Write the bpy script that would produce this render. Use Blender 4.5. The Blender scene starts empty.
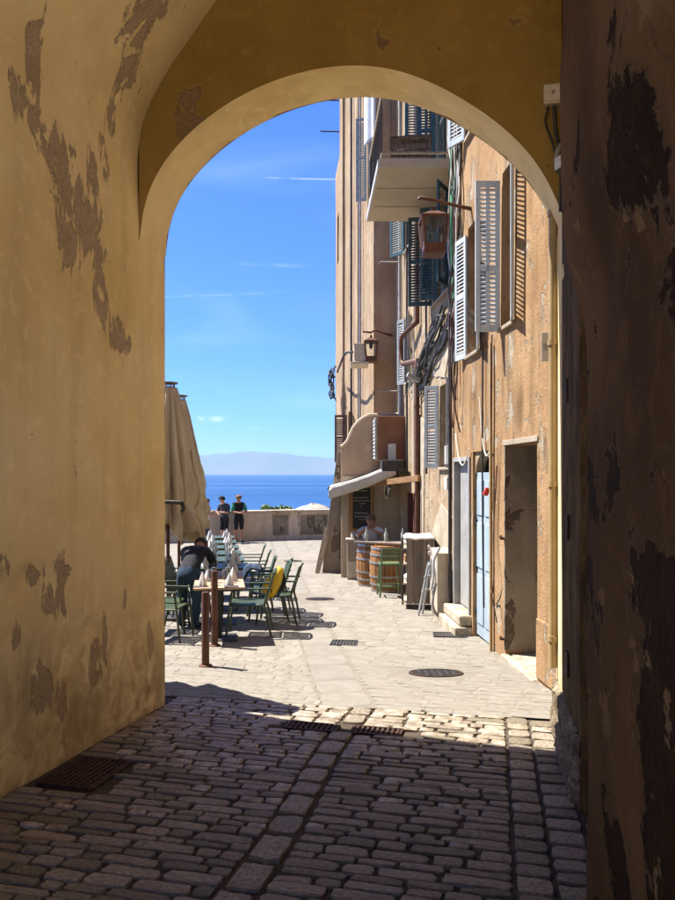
import bpy, bmesh, math, random
from mathutils import Vector, Matrix, noise
R=math.radians; PI=math.pi
random.seed(7)
scene=bpy.context.scene
COL=scene.collection
# ---------------------------------------------------------------- camera, sky, sun, exposure
F=700.0; HZ=474.0; CX=337.5
cam_d=bpy.data.cameras.new('camera'); cam=bpy.data.objects.new('camera',cam_d); COL.objects.link(cam)
cam.location=(0,0,1.6); cam.rotation_euler=(R(90),0,0)
cam_d.sensor_fit='HORIZONTAL'; cam_d.sensor_width=36; cam_d.lens=F/675*36; cam_d.shift_y=(HZ-450)/675
cam_d.clip_start=.05; cam_d.clip_end=200000
scene.camera=cam
SUN_EL=R(58); SUN_DIR=Vector((-.916,.401))*math.cos(SUN_EL)
to_sun=Vector((SUN_DIR.x,SUN_DIR.y,math.sin(SUN_EL)))
sd=bpy.data.lights.new('sun','SUN'); sun=bpy.data.objects.new('sun',sd); COL.objects.link(sun)
sd.energy=4.8; sd.angle=R(.53); sd.color=(1,.95,.87)
sun.rotation_euler=(-to_sun).to_track_quat('-Z','Y').to_euler(); sun.location=(-20,20,40)
W=bpy.data.worlds.new('World'); scene.world=W; W.use_nodes=True
wn=W.node_tree; wn.nodes.clear()
sky=wn.nodes.new('ShaderNodeTexSky'); sky.sky_type='NISHITA'; sky.sun_disc=False
sky.sun_elevation=SUN_EL; sky.sun_rotation=math.atan2(SUN_DIR.x,SUN_DIR.y); sky.altitude=20; sky.air_density=1.0; sky.dust_density=.1; sky.ozone_density=2.2
bg=wn.nodes.new('ShaderNodeBackground'); bg.inputs[1].default_value=.13
wo=wn.nodes.new('ShaderNodeOutputWorld')
def N(nt,t,ins=None,**at):
    n=nt.nodes.new('ShaderNode'+t)
    for k,v in at.items(): setattr(n,k,v)
    for k,v in (ins or {}).items():
        s=n.inputs[k]
        if isinstance(v,bpy.types.NodeSocket): nt.links.new(v,s)
        else: s.default_value=v
    return n
def MA(nt,op,a,b=0.0,c=None,clamp=False):
    n=nt.nodes.new('ShaderNodeMath'); n.operation=op; n.use_clamp=clamp
    for i,v in enumerate((a,b,c)):
        if v is None: continue
        if isinstance(v,bpy.types.NodeSocket): nt.links.new(v,n.inputs[i])
        else: n.inputs[i].default_value=v
    return n.outputs[0]
def MIX(nt,f,a,b,mode='MIX'):
    n=nt.nodes.new('ShaderNodeMix'); n.data_type='RGBA'; n.blend_type=mode
    for i,v in ((0,f),(6,a),(7,b)):
        if isinstance(v,bpy.types.NodeSocket): nt.links.new(v,n.inputs[i])
        else: n.inputs[i].default_value=v if i==0 else (tuple(v)+(1,))[:4]
    return n.outputs[2]
def RAMP(nt,f,stops):
    n=nt.nodes.new('ShaderNodeValToRGB'); nt.links.new(f,n.inputs[0]); e=n.color_ramp.elements
    while len(e)<len(stops): e.new(.5)
    for i,(p,c) in enumerate(stops):
        e[i].position=p; e[i].color=(tuple(c)+(1,))[:4] if not isinstance(c,(int,float)) else (c,c,c,1)
    return n.outputs[0]
def SMOOTH(nt,v,lo,hi):
    n=nt.nodes.new('ShaderNodeMapRange'); n.interpolation_type='SMOOTHSTEP'
    nt.links.new(v,n.inputs[0]); n.inputs[1].default_value=lo; n.inputs[2].default_value=hi
    return n.outputs[0]
# thin contrails and small clouds as part of the sky, by direction
tc=N(wn,'TexCoord'); sp=N(wn,'SeparateXYZ',{0:tc.outputs['Generated']})
az=MA(wn,'ARCTAN2',sp.outputs[0],sp.outputs[1]); hyp=MA(wn,'SQRT',MA(wn,'ADD',MA(wn,'MULTIPLY',sp.outputs[0],sp.outputs[0]),MA(wn,'MULTIPLY',sp.outputs[1],sp.outputs[1])))
el=MA(wn,'ARCTAN2',sp.outputs[2],hyp)
def streak(x0,y0,x1,y1,wd,amp):
    a0=math.atan((x0-CX)/F); a1=math.atan((x1-CX)/F); e0=math.atan((HZ-y0)/F*math.cos(a0)); e1=math.atan((HZ-y1)/F*math.cos(a1))
    k=(e1-e0)/(a1-a0)
    line=MA(wn,'SUBTRACT',el,MA(wn,'MULTIPLY_ADD',az,k,e0-k*a0))
    d=MA(wn,'ABSOLUTE',line)
    m=SMOOTH(wn,d,wd,0)
    u=MA(wn,'DIVIDE',MA(wn,'SUBTRACT',az,(a0+a1)/2),abs(a1-a0)/2)
    e=SMOOTH(wn,MA(wn,'ABSOLUTE',u),1.1,.3)
    return MA(wn,'MULTIPLY',MA(wn,'MULTIPLY',m,e),amp)
nz=N(wn,'TexNoise',{'Vector':tc.outputs['Generated'],'Scale':60.0,'Detail':6.0})
parts_=[streak(240,176,380,179,.0018,.38),streak(226,263,316,266,.004,.14),streak(140,297,300,291,.003,.16),streak(205,420,228,418,.0065,.6),streak(196,417,206,420,.005,.5),streak(246,430,262,428,.004,.2)]
s_=parts_[0]
for p_ in parts_[1:]: s_=MA(wn,'ADD',s_,p_)
s_=MA(wn,'MULTIPLY',s_,SMOOTH(wn,nz.outputs[0],.3,.6),clamp=True)
veil=N(wn,'TexNoise',{'Vector':N(wn,'Mapping',{'Vector':tc.outputs['Generated'],'Scale':(2,2,9)}).outputs[0],'Scale':1.6,'Detail':7.0,'Distortion':.6})
s_=MA(wn,'MAXIMUM',s_,MA(wn,'MULTIPLY',SMOOTH(wn,veil.outputs[0],.50,.85),.16))
SKYTINT=wn.nodes.new('ShaderNodeMix'); SKYTINT.data_type='RGBA'; SKYTINT.blend_type='MULTIPLY'; SKYTINT.inputs[0].default_value=1
wn.links.new(sky.outputs[0],SKYTINT.inputs[6]); SKYTINT.inputs[7].default_value=(.125,.278,.60,1)
wn.links.new(MIX(wn,s_,SKYTINT.outputs[2],(2.8,3.3,3.8)),bg.inputs[0]); wn.links.new(bg.outputs[0],wo.inputs[0])
scene.view_settings.view_transform='Standard'; scene.view_settings.look='None'; scene.view_settings.exposure=1.58; scene.view_settings.gamma=1
cy=scene.cycles; cy.max_bounces=14; cy.diffuse_bounces=6; cy.glossy_bounces=4; cy.transmission_bounces=6; cy.volume_bounces=0; cy.caustics_reflective=False; cy.caustics_refractive=False; cy.use_denoising=True; cy.use_adaptive_sampling=True; cy.adaptive_threshold=.02
# ---------------------------------------------------------------- terrain height and placing helpers
def gz(Y): return -1.05*(1-math.exp(-max(Y,-12)/11)) if Y<28.6 else -1.05*(1-math.exp(-28.6/11))
def at(px,py,Y): return Vector(((px-CX)/F*Y,Y,1.6-(py-HZ)/F*Y))
def zat(py,Y): return 1.6-(py-HZ)/F*Y
AL=Vector((-1.55,6.288)); AR=Vector((1.735,5.55)); AU=(AR-AL).normalized(); AN=Vector((-AU.y,AU.x)); AW=(AR-AL).length
ARZ=math.atan2(AU.y,AU.x)
def l2w(x,y): v=AL+AU*x+AN*y; return v
def w2l(X,Y): v=Vector((X,Y))-AL; return v.dot(AU),v.dot(AN)
# house row facade line  X = FX(Y)
def FX(Y): return 2.03-.0735*(Y-7)
def fy(px,off=0):  # distance at which the facade line (moved off metres to the street) is met
    return (2.03+.0735*7-off)/((px-CX)/F+.0735)
def fa(px,py,off=0):
    Y=fy(px,off); return Vector((FX(Y)-off,Y,zat(py,Y)))
# ---------------------------------------------------------------- materials
MATS={}
def newmat(name):
    m=bpy.data.materials.new(name); m.use_nodes=True; nt=m.node_tree; b=nt.nodes['Principled BSDF']; MATS[name]=m
    return m,nt,b
def surf(name,cols,scale=3,rough=.8,bump=.25,bscale=25,stretch=(1,1,1),metallic=0,rnd=0.0,detail=5,dist=.3,spec=.35,speck=0.0,lo=.35,hi=.65,hue=0.0,sheen=0):
    m,nt,b=newmat(name)
    tc=N(nt,'TexCoord'); mp=N(nt,'Mapping',{'Vector':tc.outputs['Object'],'Scale':stretch})
    vec=mp.outputs[0]
    oi=N(nt,'ObjectInfo')
    if rnd or hue:
        vec=N(nt,'VectorMath',{0:vec,1:N(nt,'CombineXYZ',{0:MA(nt,'MULTIPLY',oi.outputs['Random'],37.),1:MA(nt,'MULTIPLY',oi.outputs['Random'],91.)}).outputs[0]},operation='ADD').outputs[0]
    n1=N(nt,'TexNoise',{'Vector':vec,'Scale':float(scale),'Detail':float(detail),'Distortion':dist})
    k=len(cols)
    c=RAMP(nt,n1.outputs[0],[(lo+(hi-lo)*i/max(1,k-1),cc) for i,cc in enumerate(cols)]) if k>1 else None
    if c is None:
        c=MIX(nt,n1.outputs[0],tuple(x*.85 for x in cols[0]),tuple(min(1,x*1.12) for x in cols[0]))
    n2=N(nt,'TexNoise',{'Vector':vec,'Scale':float(bscale),'Detail':3.0,'Roughness':.6})
    if speck:
        c=MIX(nt,MA(nt,'MULTIPLY',SMOOTH(nt,n2.outputs[0],.62,.48),speck),c,(.03,.025,.02))
    if rnd:
        f=MA(nt,'MULTIPLY_ADD',oi.outputs['Random'],2*rnd,1-rnd)
        c=MIX(nt,1.0,c,N(nt,'CombineColor',{0:f,1:f,2:MA(nt,'MULTIPLY_ADD',f,1+hue,-hue)}).outputs[0],'MULTIPLY')
    nt.links.new(c,b.inputs['Base Color']); b.inputs['Roughness'].default_value=rough; b.inputs['Metallic'].default_value=metallic
    b.inputs['Specular IOR Level'].default_value=spec
    if sheen: b.inputs['Sheen Weight'].default_value=sheen
    if bump:
        h=MA(nt,'ADD',MA(nt,'MULTIPLY',n1.outputs[0],.5),MA(nt,'MULTIPLY',n2.outputs[0],.5))
        bn=N(nt,'Bump',{'Height':h,'Strength':bump,'Distance':.02}); nt.links.new(bn.outputs[0],b.inputs['Normal'])
    return m
def plaster(name,top,under,blobs=(),thr=.62,nscale=2.2,stretch=(1,1,.55),streak=.35,dirt=None,dirt_z=(0,1),dirt_amt=.6,bumpd=.02,grain=45,grainb=.25,cracks=.3,rough=.9,amp=1.0,third=None,blobw=.75,dist=.9,rgh=.62,stains=()):
    """weathered plaster: top coat colours, bare under-coat where it has come off (noise plus shaped patches), damp dirt near the foot"""
    m,nt,b=newmat(name)
    tc=N(nt,'TexCoord'); P=tc.outputs['Object']; sx=N(nt,'SeparateXYZ',{0:P})
    big=N(nt,'TexNoise',{'Vector':P,'Scale':.9,'Detail':3.0,'Distortion':.4})
    c=RAMP(nt,big.outputs[0],[(.36,top[0]),(.5,top[1]),(.66,top[2])])
    stv=N(nt,'Mapping',{'Vector':P,'Scale':(3.2,3.2,.42)})
    st=N(nt,'TexNoise',{'Vector':stv.outputs[0],'Scale':1.5,'Detail':4.0})
    c=MIX(nt,MA(nt,'MULTIPLY',SMOOTH(nt,st.outputs[0],.40,.80),streak),c,tuple(x*.55 for x in top[0]))
    fine=N(nt,'TexNoise',{'Vector':P,'Scale':float(grain),'Detail':2.0,'Roughness':.65})
    med=N(nt,'TexNoise',{'Vector':P,'Scale':7.0,'Detail':4.0,'Roughness':.6,'Distortion':.5})
    c=MIX(nt,MA(nt,'MULTIPLY',SMOOTH(nt,med.outputs[0],.5,.75),.35),c,tuple(min(1,x*1.25) for x in top[2]))
    mv=N(nt,'Mapping',{'Vector':P,'Scale':stretch})
    mn=N(nt,'TexNoise',{'Vector':mv.outputs[0],'Scale':float(nscale),'Detail':8.0,'Roughness':rgh,'Distortion':dist})
    val=MA(nt,'MULTIPLY',mn.outputs[0],amp)
    for (cx,cy_,cz,rx,ry,rz) in blobs:
        d=N(nt,'VectorMath',{0:N(nt,'VectorMath',{0:P,1:(cx,cy_,cz)},operation='SUBTRACT').outputs[0],1:(1/rx,1/ry,1/rz)},operation='MULTIPLY')
        ln=N(nt,'VectorMath',{0:d.outputs[0]},operation='LENGTH').outputs['Value']
        v=SMOOTH(nt,ln,1.35,.25)
        val=MA(nt,'MAXIMUM',val,MA(nt,'ADD',MA(nt,'MULTIPLY_ADD',v,.27*blobw/.75,thr-.215),MA(nt,'MULTIPLY_ADD',mn.outputs[0],.95,-.475)))
    mask=SMOOTH(nt,val,thr,thr+.012)
    edge=SMOOTH(nt,val,thr-.03,thr+.03)
    ucol=RAMP(nt,med.outputs[0],[(.35,under[0]),(.6,under[1])])
    ucol=MIX(nt,MA(nt,'MULTIPLY',SMOOTH(nt,fine.outputs[0],.6,.4),.5),ucol,tuple(x*.55 for x in under[0]))
    halo=MA(nt,'MULTIPLY',SMOOTH(nt,val,thr-.035,thr-.012),SMOOTH(nt,val,thr+.004,thr-.004))
    c=MIX(nt,MA(nt,'MULTIPLY',halo,.35),c,tuple(min(1,x*1.12+.05) for x in top[2]))
    # thin dark rim where the coat has broken away
    rim=MA(nt,'MULTIPLY',SMOOTH(nt,val,thr-.014,thr+.002),SMOOTH(nt,val,thr+.03,thr+.008))
    c=MIX(nt,mask,c,ucol)
    if third is not None:
        t3=N(nt,'TexNoise',{'Vector':mv.outputs[0],'Scale':nscale*1.7,'Detail':5.0,'Roughness':.6,'W':3.0},noise_dimensions='4D')
        c=MIX(nt,SMOOTH(nt,t3.outputs[0],.6,.63),c,third)
    c=MIX(nt,MA(nt,'MULTIPLY',rim,.35),c,tuple(x*.4 for x in under[0]))
    if dirt is not None:
        dz=SMOOTH(nt,MA(nt,'ADD',sx.outputs[2],MA(nt,'MULTIPLY',MA(nt,'SUBTRACT',st.outputs[0],.5),2.2)),dirt_z[1],dirt_z[0])
        c=MIX(nt,MA(nt,'MULTIPLY',MA(nt,'MULTIPLY',dz,SMOOTH(nt,med.outputs[0],.25,.72)),dirt_amt),c,dirt)
    for (cx,cy_,cz,rx,ry,rz) in stains:
        d=N(nt,'VectorMath',{0:N(nt,'VectorMath',{0:P,1:(cx,cy_,cz)},operation='SUBTRACT').outputs[0],1:(1/rx,1/ry,1/rz)},operation='MULTIPLY')
        ln=N(nt,'VectorMath',{0:d.outputs[0]},operation='LENGTH').outputs['Value']
        c=MIX(nt,MA(nt,'MULTIPLY',MA(nt,'MULTIPLY',SMOOTH(nt,ln,1.2,.1),SMOOTH(nt,st.outputs[0],.36,.60)),.7),c,tuple(x*.38 for x in top[0]))
    vor=N(nt,'TexVoronoi',{'Vector':N(nt,'VectorMath',{0:P,1:N(nt,'TexNoise',{'Vector':P,'Scale':3.0,'Detail':2.0}).outputs[1]},operation='ADD').outputs[0],'Scale':.8},feature='DISTANCE_TO_EDGE')
    crack=MA(nt,'MULTIPLY',MA(nt,'MULTIPLY',SMOOTH(nt,vor.outputs[0],.012,.002),SMOOTH(nt,med.outputs[0],.5,.6)),cracks)
    c=MIX(nt,crack,c,tuple(x*.25 for x in under[0]))
    pit=N(nt,'TexVoronoi',{'Vector':P,'Scale':5.5,'Randomness':1.0}); pits=MA(nt,'MULTIPLY',SMOOTH(nt,pit.outputs['Distance'],.075,.05),SMOOTH(nt,fine.outputs[0],.5,.6))
    c=MIX(nt,MA(nt,'MULTIPLY',pits,.7),c,tuple(x*.3 for x in under[0]))
    nt.links.new(c,b.inputs['Base Color']); b.inputs['Roughness'].default_value=rough; b.inputs['Specular IOR Level'].default_value=.06
    h=MA(nt,'ADD',MA(nt,'MULTIPLY',MA(nt,'SUBTRACT',1.0,edge),.55),MA(nt,'ADD',MA(nt,'MULTIPLY',med.outputs[0],.35),MA(nt,'MULTIPLY',big.outputs[0],.5)))
    h=MA(nt,'SUBTRACT',h,MA(nt,'MULTIPLY',MA(nt,'ADD',crack,pits),.5))
    b1=N(nt,'Bump',{'Height':h,'Strength':.75,'Distance':bumpd})
    b2=N(nt,'Bump',{'Height':fine.outputs[0],'Strength':grainb,'Distance':.012,'Normal':b1.outputs[0]})
    nt.links.new(b2.outputs[0],b.inputs['Normal'])
    return m
def plain(name,col,rough=.5,metallic=0,spec=.5,bump=0,emit=None):
    return surf(name,[tuple(x*.82 for x in col),tuple(min(1,x*1.1) for x in col)],scale=6,rough=rough,metallic=metallic,spec=spec,bump=bump or .08,bscale=40)
# ---------------------------------------------------------------- mesh building
class MB:
    def __init__(s): s.v=[]; s.f=[]; s.mi=[]
    def quad(s,a,b,c,d,mi=0):
        n=len(s.v); s.v+= [tuple(a),tuple(b),tuple(c),tuple(d)]; s.f.append((n,n+1,n+2,n+3)); s.mi.append(mi); return s
    def poly(s,pts,mi=0):
        n=len(s.v); s.v+=[tuple(p) for p in pts]; s.f.append(tuple(range(n,n+len(pts)))); s.mi.append(mi); return s
    def box(s,x0,x1,y0,y1,z0,z1,M=None,mi=0,taper=0):
        n=len(s.v); t=taper
        P=[(x0,y0,z0),(x1,y0,z0),(x1,y1,z0),(x0,y1,z0),(x0+t,y0+t,z1),(x1-t,y0+t,z1),(x1-t,y1-t,z1),(x0+t,y1-t,z1)]
        if M is not None: P=[tuple(M@Vector(p)) for p in P]
        s.v+=P
        for q in ((0,3,2,1),(4,5,6,7),(0,1,5,4),(1,2,6,5),(2,3,7,6),(3,0,4,7)): s.f.append(tuple(n+i for i in q)); s.mi.append(mi)
        return s
    def beam(s,a,b,w,h=None,up=(0,0,1),mi=0):
        a=Vector(a); b=Vector(b); h=h or w; d=(b-a); L=d.length; z=d.normalized(); u=Vector(up)
        x=z.cross(u)
        if x.length<1e-4: x=z.cross(Vector((1,0,0)))
        x.normalize(); y=x.cross(z)
        M=Matrix((( x.x,y.x,z.x,a.x),(x.y,y.y,z.y,a.y),(x.z,y.z,z.z,a.z),(0,0,0,1)))
        return s.box(-w/2,w/2,-h/2,h/2,0,L,M,mi)
    def tube(s,pts,r,n=8,mi=0,closed=False):
        pts=[Vector(p) for p in pts]; rr=r if isinstance(r,(list,tuple)) else [r]*len(pts)
        base=len(s.v); prev=None
        for i,p in enumerate(pts):
            d=(pts[min(i+1,len(pts)-1)]-pts[max(i-1,0)]).normalized()
            if prev is None: x=d.orthogonal().normalized()
            else: x=(prev-d*prev.dot(d)).normalized()
            prev=x; y=d.cross(x)
            for k in range(n):
                a=2*PI*k/n; s.v.append(tuple(p+(x*math.cos(a)+y*math.sin(a))*rr[i]))
        for i in range(len(pts)-1):
            for k in range(n):
                a=base+i*n+k; b=base+i*n+(k+1)%n; s.f.append((a,b,b+n,a+n)); s.mi.append(mi)
        s.f.append(tuple(base+k for k in range(n))[::-1]); s.mi.append(mi)
        s.f.append(tuple(base+(len(pts)-1)*n+k for k in range(n))); s.mi.append(mi)
        return s
    def lathe(s,prof,n=20,o=(0,0,0),mi=0,fn=None):
        base=len(s.v)
        for (r,z) in prof:
            for k in range(n):
                a=2*PI*k/n; q=(fn(r,z,a) if fn else r)
                s.v.append((o[0]+q*math.cos(a),o[1]+q*math.sin(a),o[2]+z))
        for i in range(len(prof)-1):
            for k in range(n):
                a=base+i*n+k; b=base+i*n+(k+1)%n; s.f.append((a,b,b+n,a+n)); s.mi.append(mi)
        s.f.append(tuple(base+k for k in range(n))[::-1]); s.mi.append(mi)
        s.f.append(tuple(base+(len(prof)-1)*n+k for k in range(n))); s.mi.append(mi)
        return s
    def grid(s,nu,nv,fn,mi=0,flip=False):
        base=len(s.v)
        for i in range(nu+1):
            for j in range(nv+1): s.v.append(tuple(fn(i/nu,j/nv)))
        for i in range(nu):
            for j in range(nv):
                a=base+i*(nv+1)+j; q=(a,a+nv+1,a+nv+2,a+1)
                s.f.append(q[::-1] if flip else q); s.mi.append(mi)
        return s
    def prism(s,pts,axis,a,b,mi=0):
        """outline pts (2D) extruded along axis index from a to b"""
        def mk(p,t):
            q=[0,0,0]; o=[i for i in range(3) if i!=axis]; q[o[0]]=p[0]; q[o[1]]=p[1]; q[axis]=t; return tuple(q)
        n=len(s.v); k=len(pts); s.v+=[mk(p,a) for p in pts]+[mk(p,b) for p in pts]
        s.f.append(tuple(n+i for i in range(k))); s.mi.append(mi); s.f.append(tuple(n+k+i for i in range(k))[::-1]); s.mi.append(mi)
        for i in range(k):
            j=(i+1)%k; s.f.append((n+i,n+j,n+k+j,n+k+i)); s.mi.append(mi)
        return s
    def mesh(s,name,mats,shift=None,smooth=False,weld=False,fixn=True):
        me=bpy.data.meshes.new(name)
        v=s.v if shift is None else [(a-shift[0],b-shift[1],c-shift[2]) for a,b,c in s.v]
        me.from_pydata(v,[],s.f); 
        for m in (mats if isinstance(mats,(list,tuple)) else [mats]): me.materials.append(MATS[m] if isinstance(m,str) else m)
        if any(s.mi): me.polygons.foreach_set('material_index',s.mi)
        if weld or fixn:
            bm=bmesh.new(); bm.from_mesh(me)
            if weld: bmesh.ops.remove_doubles(bm,verts=bm.verts,dist=1e-4)
            if fixn: bmesh.ops.recalc_face_normals(bm,faces=bm.faces)
            bm.to_mesh(me); bm.free()
        if smooth:
            me.shade_smooth()
            if smooth is not True: me.set_sharp_from_angle(angle=R(smooth))
        me.update(); return me
    def build(s,name,mats,parent=None,world=False,loc=None,rot=None,bevel=0,**kw):
        sh=kw.pop('shift',None)
        if world and parent is not None: sh=wloc(parent)
        elif world and sh is None and s.v and kw.pop('recenter',True):
            xs=[p[0] for p in s.v]; ys=[p[1] for p in s.v]; zs=[p[2] for p in s.v]
            sh=((min(xs)+max(xs))/2,(min(ys)+max(ys))/2,min(zs))
        kw.pop('recenter',None)
        me=s.mesh(name,mats,shift=sh,**kw); o=bpy.data.objects.new(name,me); COL.objects.link(o)
        if parent is not None: o.parent=parent
        elif sh is not None: o.location=sh
        if loc is not None: o.location=loc
        if rot is not None: o.rotation_euler=rot
        if bevel:
            md=o.modifiers.new('bevel','BEVEL'); md.width=bevel; md.segments=2; md.limit_method='ANGLE'
        return o
def wloc(o):
    v=Vector(o.location)
    while o.parent is not None: o=o.parent; v=v+Vector(o.location)
    return v
def tag(o,label=None,cat=None,group=None,kind=None):
    if label: o['label']=label
    if cat: o['category']=cat
    if group: o['group']=group
    if kind: o['kind']=kind
    return o
def thing(name,label,cat,loc=(0,0,0),rz=0,group=None,rot=None):
    o=bpy.data.objects.new(name,None); COL.objects.link(o); o.location=loc; o.rotation_euler=rot or (0,0,rz); o.empty_display_size=.2
    return tag(o,label,cat,group)
KIDS={}
def copy_tree(o,parent=None,kids=None):
    if kids is None:
        kids={}
        for x in bpy.data.objects:
            if x.parent is not None: kids.setdefault(x.parent.name,[]).append(x)
    c=o.copy(); COL.objects.link(c); c.parent=parent
    for ch in kids.get(o.name,[]): copy_tree(ch,c,kids)
    return c
def inst(me,name,parent,loc=(0,0,0),rot=(0,0,0),scale=(1,1,1)):
    o=bpy.data.objects.new(name,me); COL.objects.link(o); o.parent=parent; o.location=loc; o.rotation_euler=rot; o.scale=scale; return o
def nz3(x,y,z,s=1,o=0): return noise.noise(Vector((x*s+o,y*s-o,z*s+o*.5)))
def bez(pts,n=8):
    """smooth curve through points (Catmull-Rom)"""
    P=[Vector(p) for p in pts]; P=[P[0]*2-P[1]]+P+[P[-1]*2-P[-2]]; out=[]
    for i in range(1,len(P)-2):
        for k in range(n):
            t=k/n; a,b,c,d=P[i-1:i+3]
            out.append(.5*((2*b)+(c-a)*t+(2*a-5*b+4*c-d)*t*t+(3*b-a-3*c+d)*t**3))
    out.append(P[-2]); return out
# ---------------------------------------------------------------- materials of the setting
YEL=((.73,.55,.265),(.80,.63,.33),(.84,.68,.39))
def lwp(px,py,ry,rz,x=0.0):
    a=(px-CX)/F; d=Vector((a,1)); t=(AL+AU*x).dot(AU)/d.dot(AU); p=d*t; return (x,w2l(p.x,p.y)[1],zat(py,p.y),.45,ry,rz)
LB=[lwp(*q) for q in ((75,205,.34,.34),(70,240,.2,.3),(88,215,.25,.3),(60,150,.25,.25),(100,290,.16,.3),(120,335,.22,.2),(62,180,.22,.22),(50,150,.2,.2),(38,120,.18,.2),(92,190,.13,.4),(85,235,.26,.3),(98,262,.14,.3),(104,150,.1,.3),(112,120,.1,.25),(115,340,.15,.14),(128,345,.1,.14),(103,310,.08,.2),(35,60,.14,.4),(20,90,.12,.3),
 (62,570,.14,.22),(60,600,.12,.2),(35,575,.14,.1),(48,600,.1,.16),(3,565,.1,.09),(105,640,.1,.3),(95,665,.14,.25),(125,600,.05,.12),(40,690,.16,.25),(60,700,.1,.2),(15,640,.06,.2),(150,640,.08,.2))]+[(.35,-1.0,5.0,.35,.25,.5),(.2,-.85,4.65,.35,.2,.3)]
plaster('yellow_plaster',YEL,((.43,.32,.21),(.50,.38,.26)),blobs=LB,stains=[(0,-2.0,1.0,.4,.35,.07),(0,-1.3,-.1,.4,.5,.35),(0,-.25,-.2,.4,.3,.4),(0,-1.9,.3,.4,.4,.5),],thr=.57,nscale=6.0,stretch=(1,1.5,.5),rgh=.72,streak=.30,dirt=(.36,.23,.10),dirt_z=(-.7,1.5),dirt_amt=1.0,amp=.84,grain=60,grainb=.12,bumpd=.016,cracks=.0)
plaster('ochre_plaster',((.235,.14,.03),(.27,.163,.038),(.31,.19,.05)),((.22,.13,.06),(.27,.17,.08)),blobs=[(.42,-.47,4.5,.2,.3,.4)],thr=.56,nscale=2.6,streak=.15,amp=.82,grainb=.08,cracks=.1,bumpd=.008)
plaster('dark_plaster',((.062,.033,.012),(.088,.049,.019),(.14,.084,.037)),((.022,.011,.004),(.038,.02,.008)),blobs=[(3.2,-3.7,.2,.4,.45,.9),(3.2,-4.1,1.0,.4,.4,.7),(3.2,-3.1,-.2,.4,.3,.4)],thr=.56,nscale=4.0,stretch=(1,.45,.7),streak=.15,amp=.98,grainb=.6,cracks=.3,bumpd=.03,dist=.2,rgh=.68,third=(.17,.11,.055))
def hb(FXf,ox,Y,z,ry,rz,oy,oz): return (FXf(Y)-ox,Y-oy,z-oz,.5,ry,rz)
OB=[hb(FX,2.631,*q,6.5,-.6) for q in ((7.92,2.85,.17,.5),(7.95,2.4,.12,.35),(9.5,2.8,.2,.45),(9.45,2.2,.16,.4),(8.55,2.9,.14,.45),(6.35,3.2,.14,.6),(6.1,2.5,.1,.4),(5.85,1.2,.1,.5),(6.5,4.6,.25,.3),(8.5,2.0,.16,.12),(8.9,2.1,.2,.12),(8.4,-.2,.1,.3),(6.9,4.5,.14,.5),(6.3,-.1,.12,.2),(9.62,1.0,.1,.9),(8.62,.6,.06,1.0))]
plaster('orange_plaster',((.29,.174,.088),(.335,.208,.108),(.375,.245,.135)),((.36,.295,.21),(.43,.37,.28)),blobs=OB,stains=[hb(FX,2.631,*q,6.5,-.6) for q in ((8.05,2.6,.22,.7),(9.5,2.5,.25,.7),(7.6,2.3,.4,.35),(5.75,2.2,.15,1.8),(8.35,1.4,.12,1.2),(10.5,2.5,.18,2.5))],thr=.575,nscale=3.0,streak=.7,rgh=.68,blobw=.7,dirt=(.33,.2,.11),dirt_z=(-.6,1.0),dirt_amt=.6,amp=.98,grain=38,grainb=.7,third=(.235,.15,.085),bumpd=.03,cracks=.15)
plaster('tan_plaster',((.28,.21,.128),(.33,.25,.16),(.38,.30,.205)),((.37,.25,.15),(.45,.33,.22)),thr=.54,nscale=2.2,streak=.35,dirt=(.2,.14,.09),dirt_z=(-.6,2.0),dirt_amt=.7,amp=.98,grain=30,grainb=.6,third=(.42,.36,.265),bumpd=.03,cracks=.1)
plaster('pink_plaster',((.32,.225,.14),(.365,.265,.17),(.40,.305,.205)),((.40,.26,.17),(.50,.36,.25)),thr=.58,nscale=1.4,streak=.7,stretch=(1,1,.3),amp=.98,grain=22,grainb=.4,bumpd=.03)
plaster('brown_render',((.30,.20,.13),(.35,.24,.16),(.39,.28,.19)),((.25,.16,.10),(.3,.2,.13)),thr=.66,nscale=1.5,streak=.3,grainb=.3)
plaster('grey_render',((.20,.17,.13),(.26,.22,.16),(.33,.28,.21)),((.12,.095,.07),(.18,.14,.1)),thr=.56,nscale=2.4,streak=.5,grainb=.5,dirt=(.1,.08,.06),dirt_z=(-.8,1),dirt_amt=.8)
plaster('cream_render',((.34,.27,.19),(.39,.32,.23),(.43,.36,.27)),((.42,.32,.22),(.5,.4,.28)),thr=.66,nscale=1.5,streak=.3,grainb=.3)
plaster('parapet_stone',((.42,.34,.25),(.50,.41,.31),(.56,.47,.36)),((.33,.27,.2),(.4,.33,.25)),thr=.6,nscale=1.6,streak=.4,grainb=.4)
surf('cobble_stone',[(.195,.152,.098),(.29,.238,.168),(.42,.36,.272)],scale=9,rough=.5,bump=.6,bscale=44,rnd=.32,speck=.35,hue=.2,spec=.3)
surf('mortar',[(.045,.034,.022),(.08,.06,.04)],scale=9,rough=.95,bump=.6,bscale=60)
surf('paving_stone',[(.18,.160,.130),(.215,.193,.157),(.245,.222,.183)],scale=3.5,rough=.85,bump=.14,bscale=34,rnd=.045,speck=.05,hue=.15)
surf('smooth_slab',[(.20,.182,.15),(.235,.213,.178)],scale=2.5,rough=.85,bump=.25,bscale=30,rnd=.06,speck=.12,hue=.1)
surf('paving_joint',[(.165,.146,.115),(.195,.172,.138)],scale=8,rough=.95,bump=.25,bscale=60)
surf('earth',[(.16,.13,.09),(.25,.2,.14)],scale=.6,rough=.95,bump=.4,bscale=5)
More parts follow.
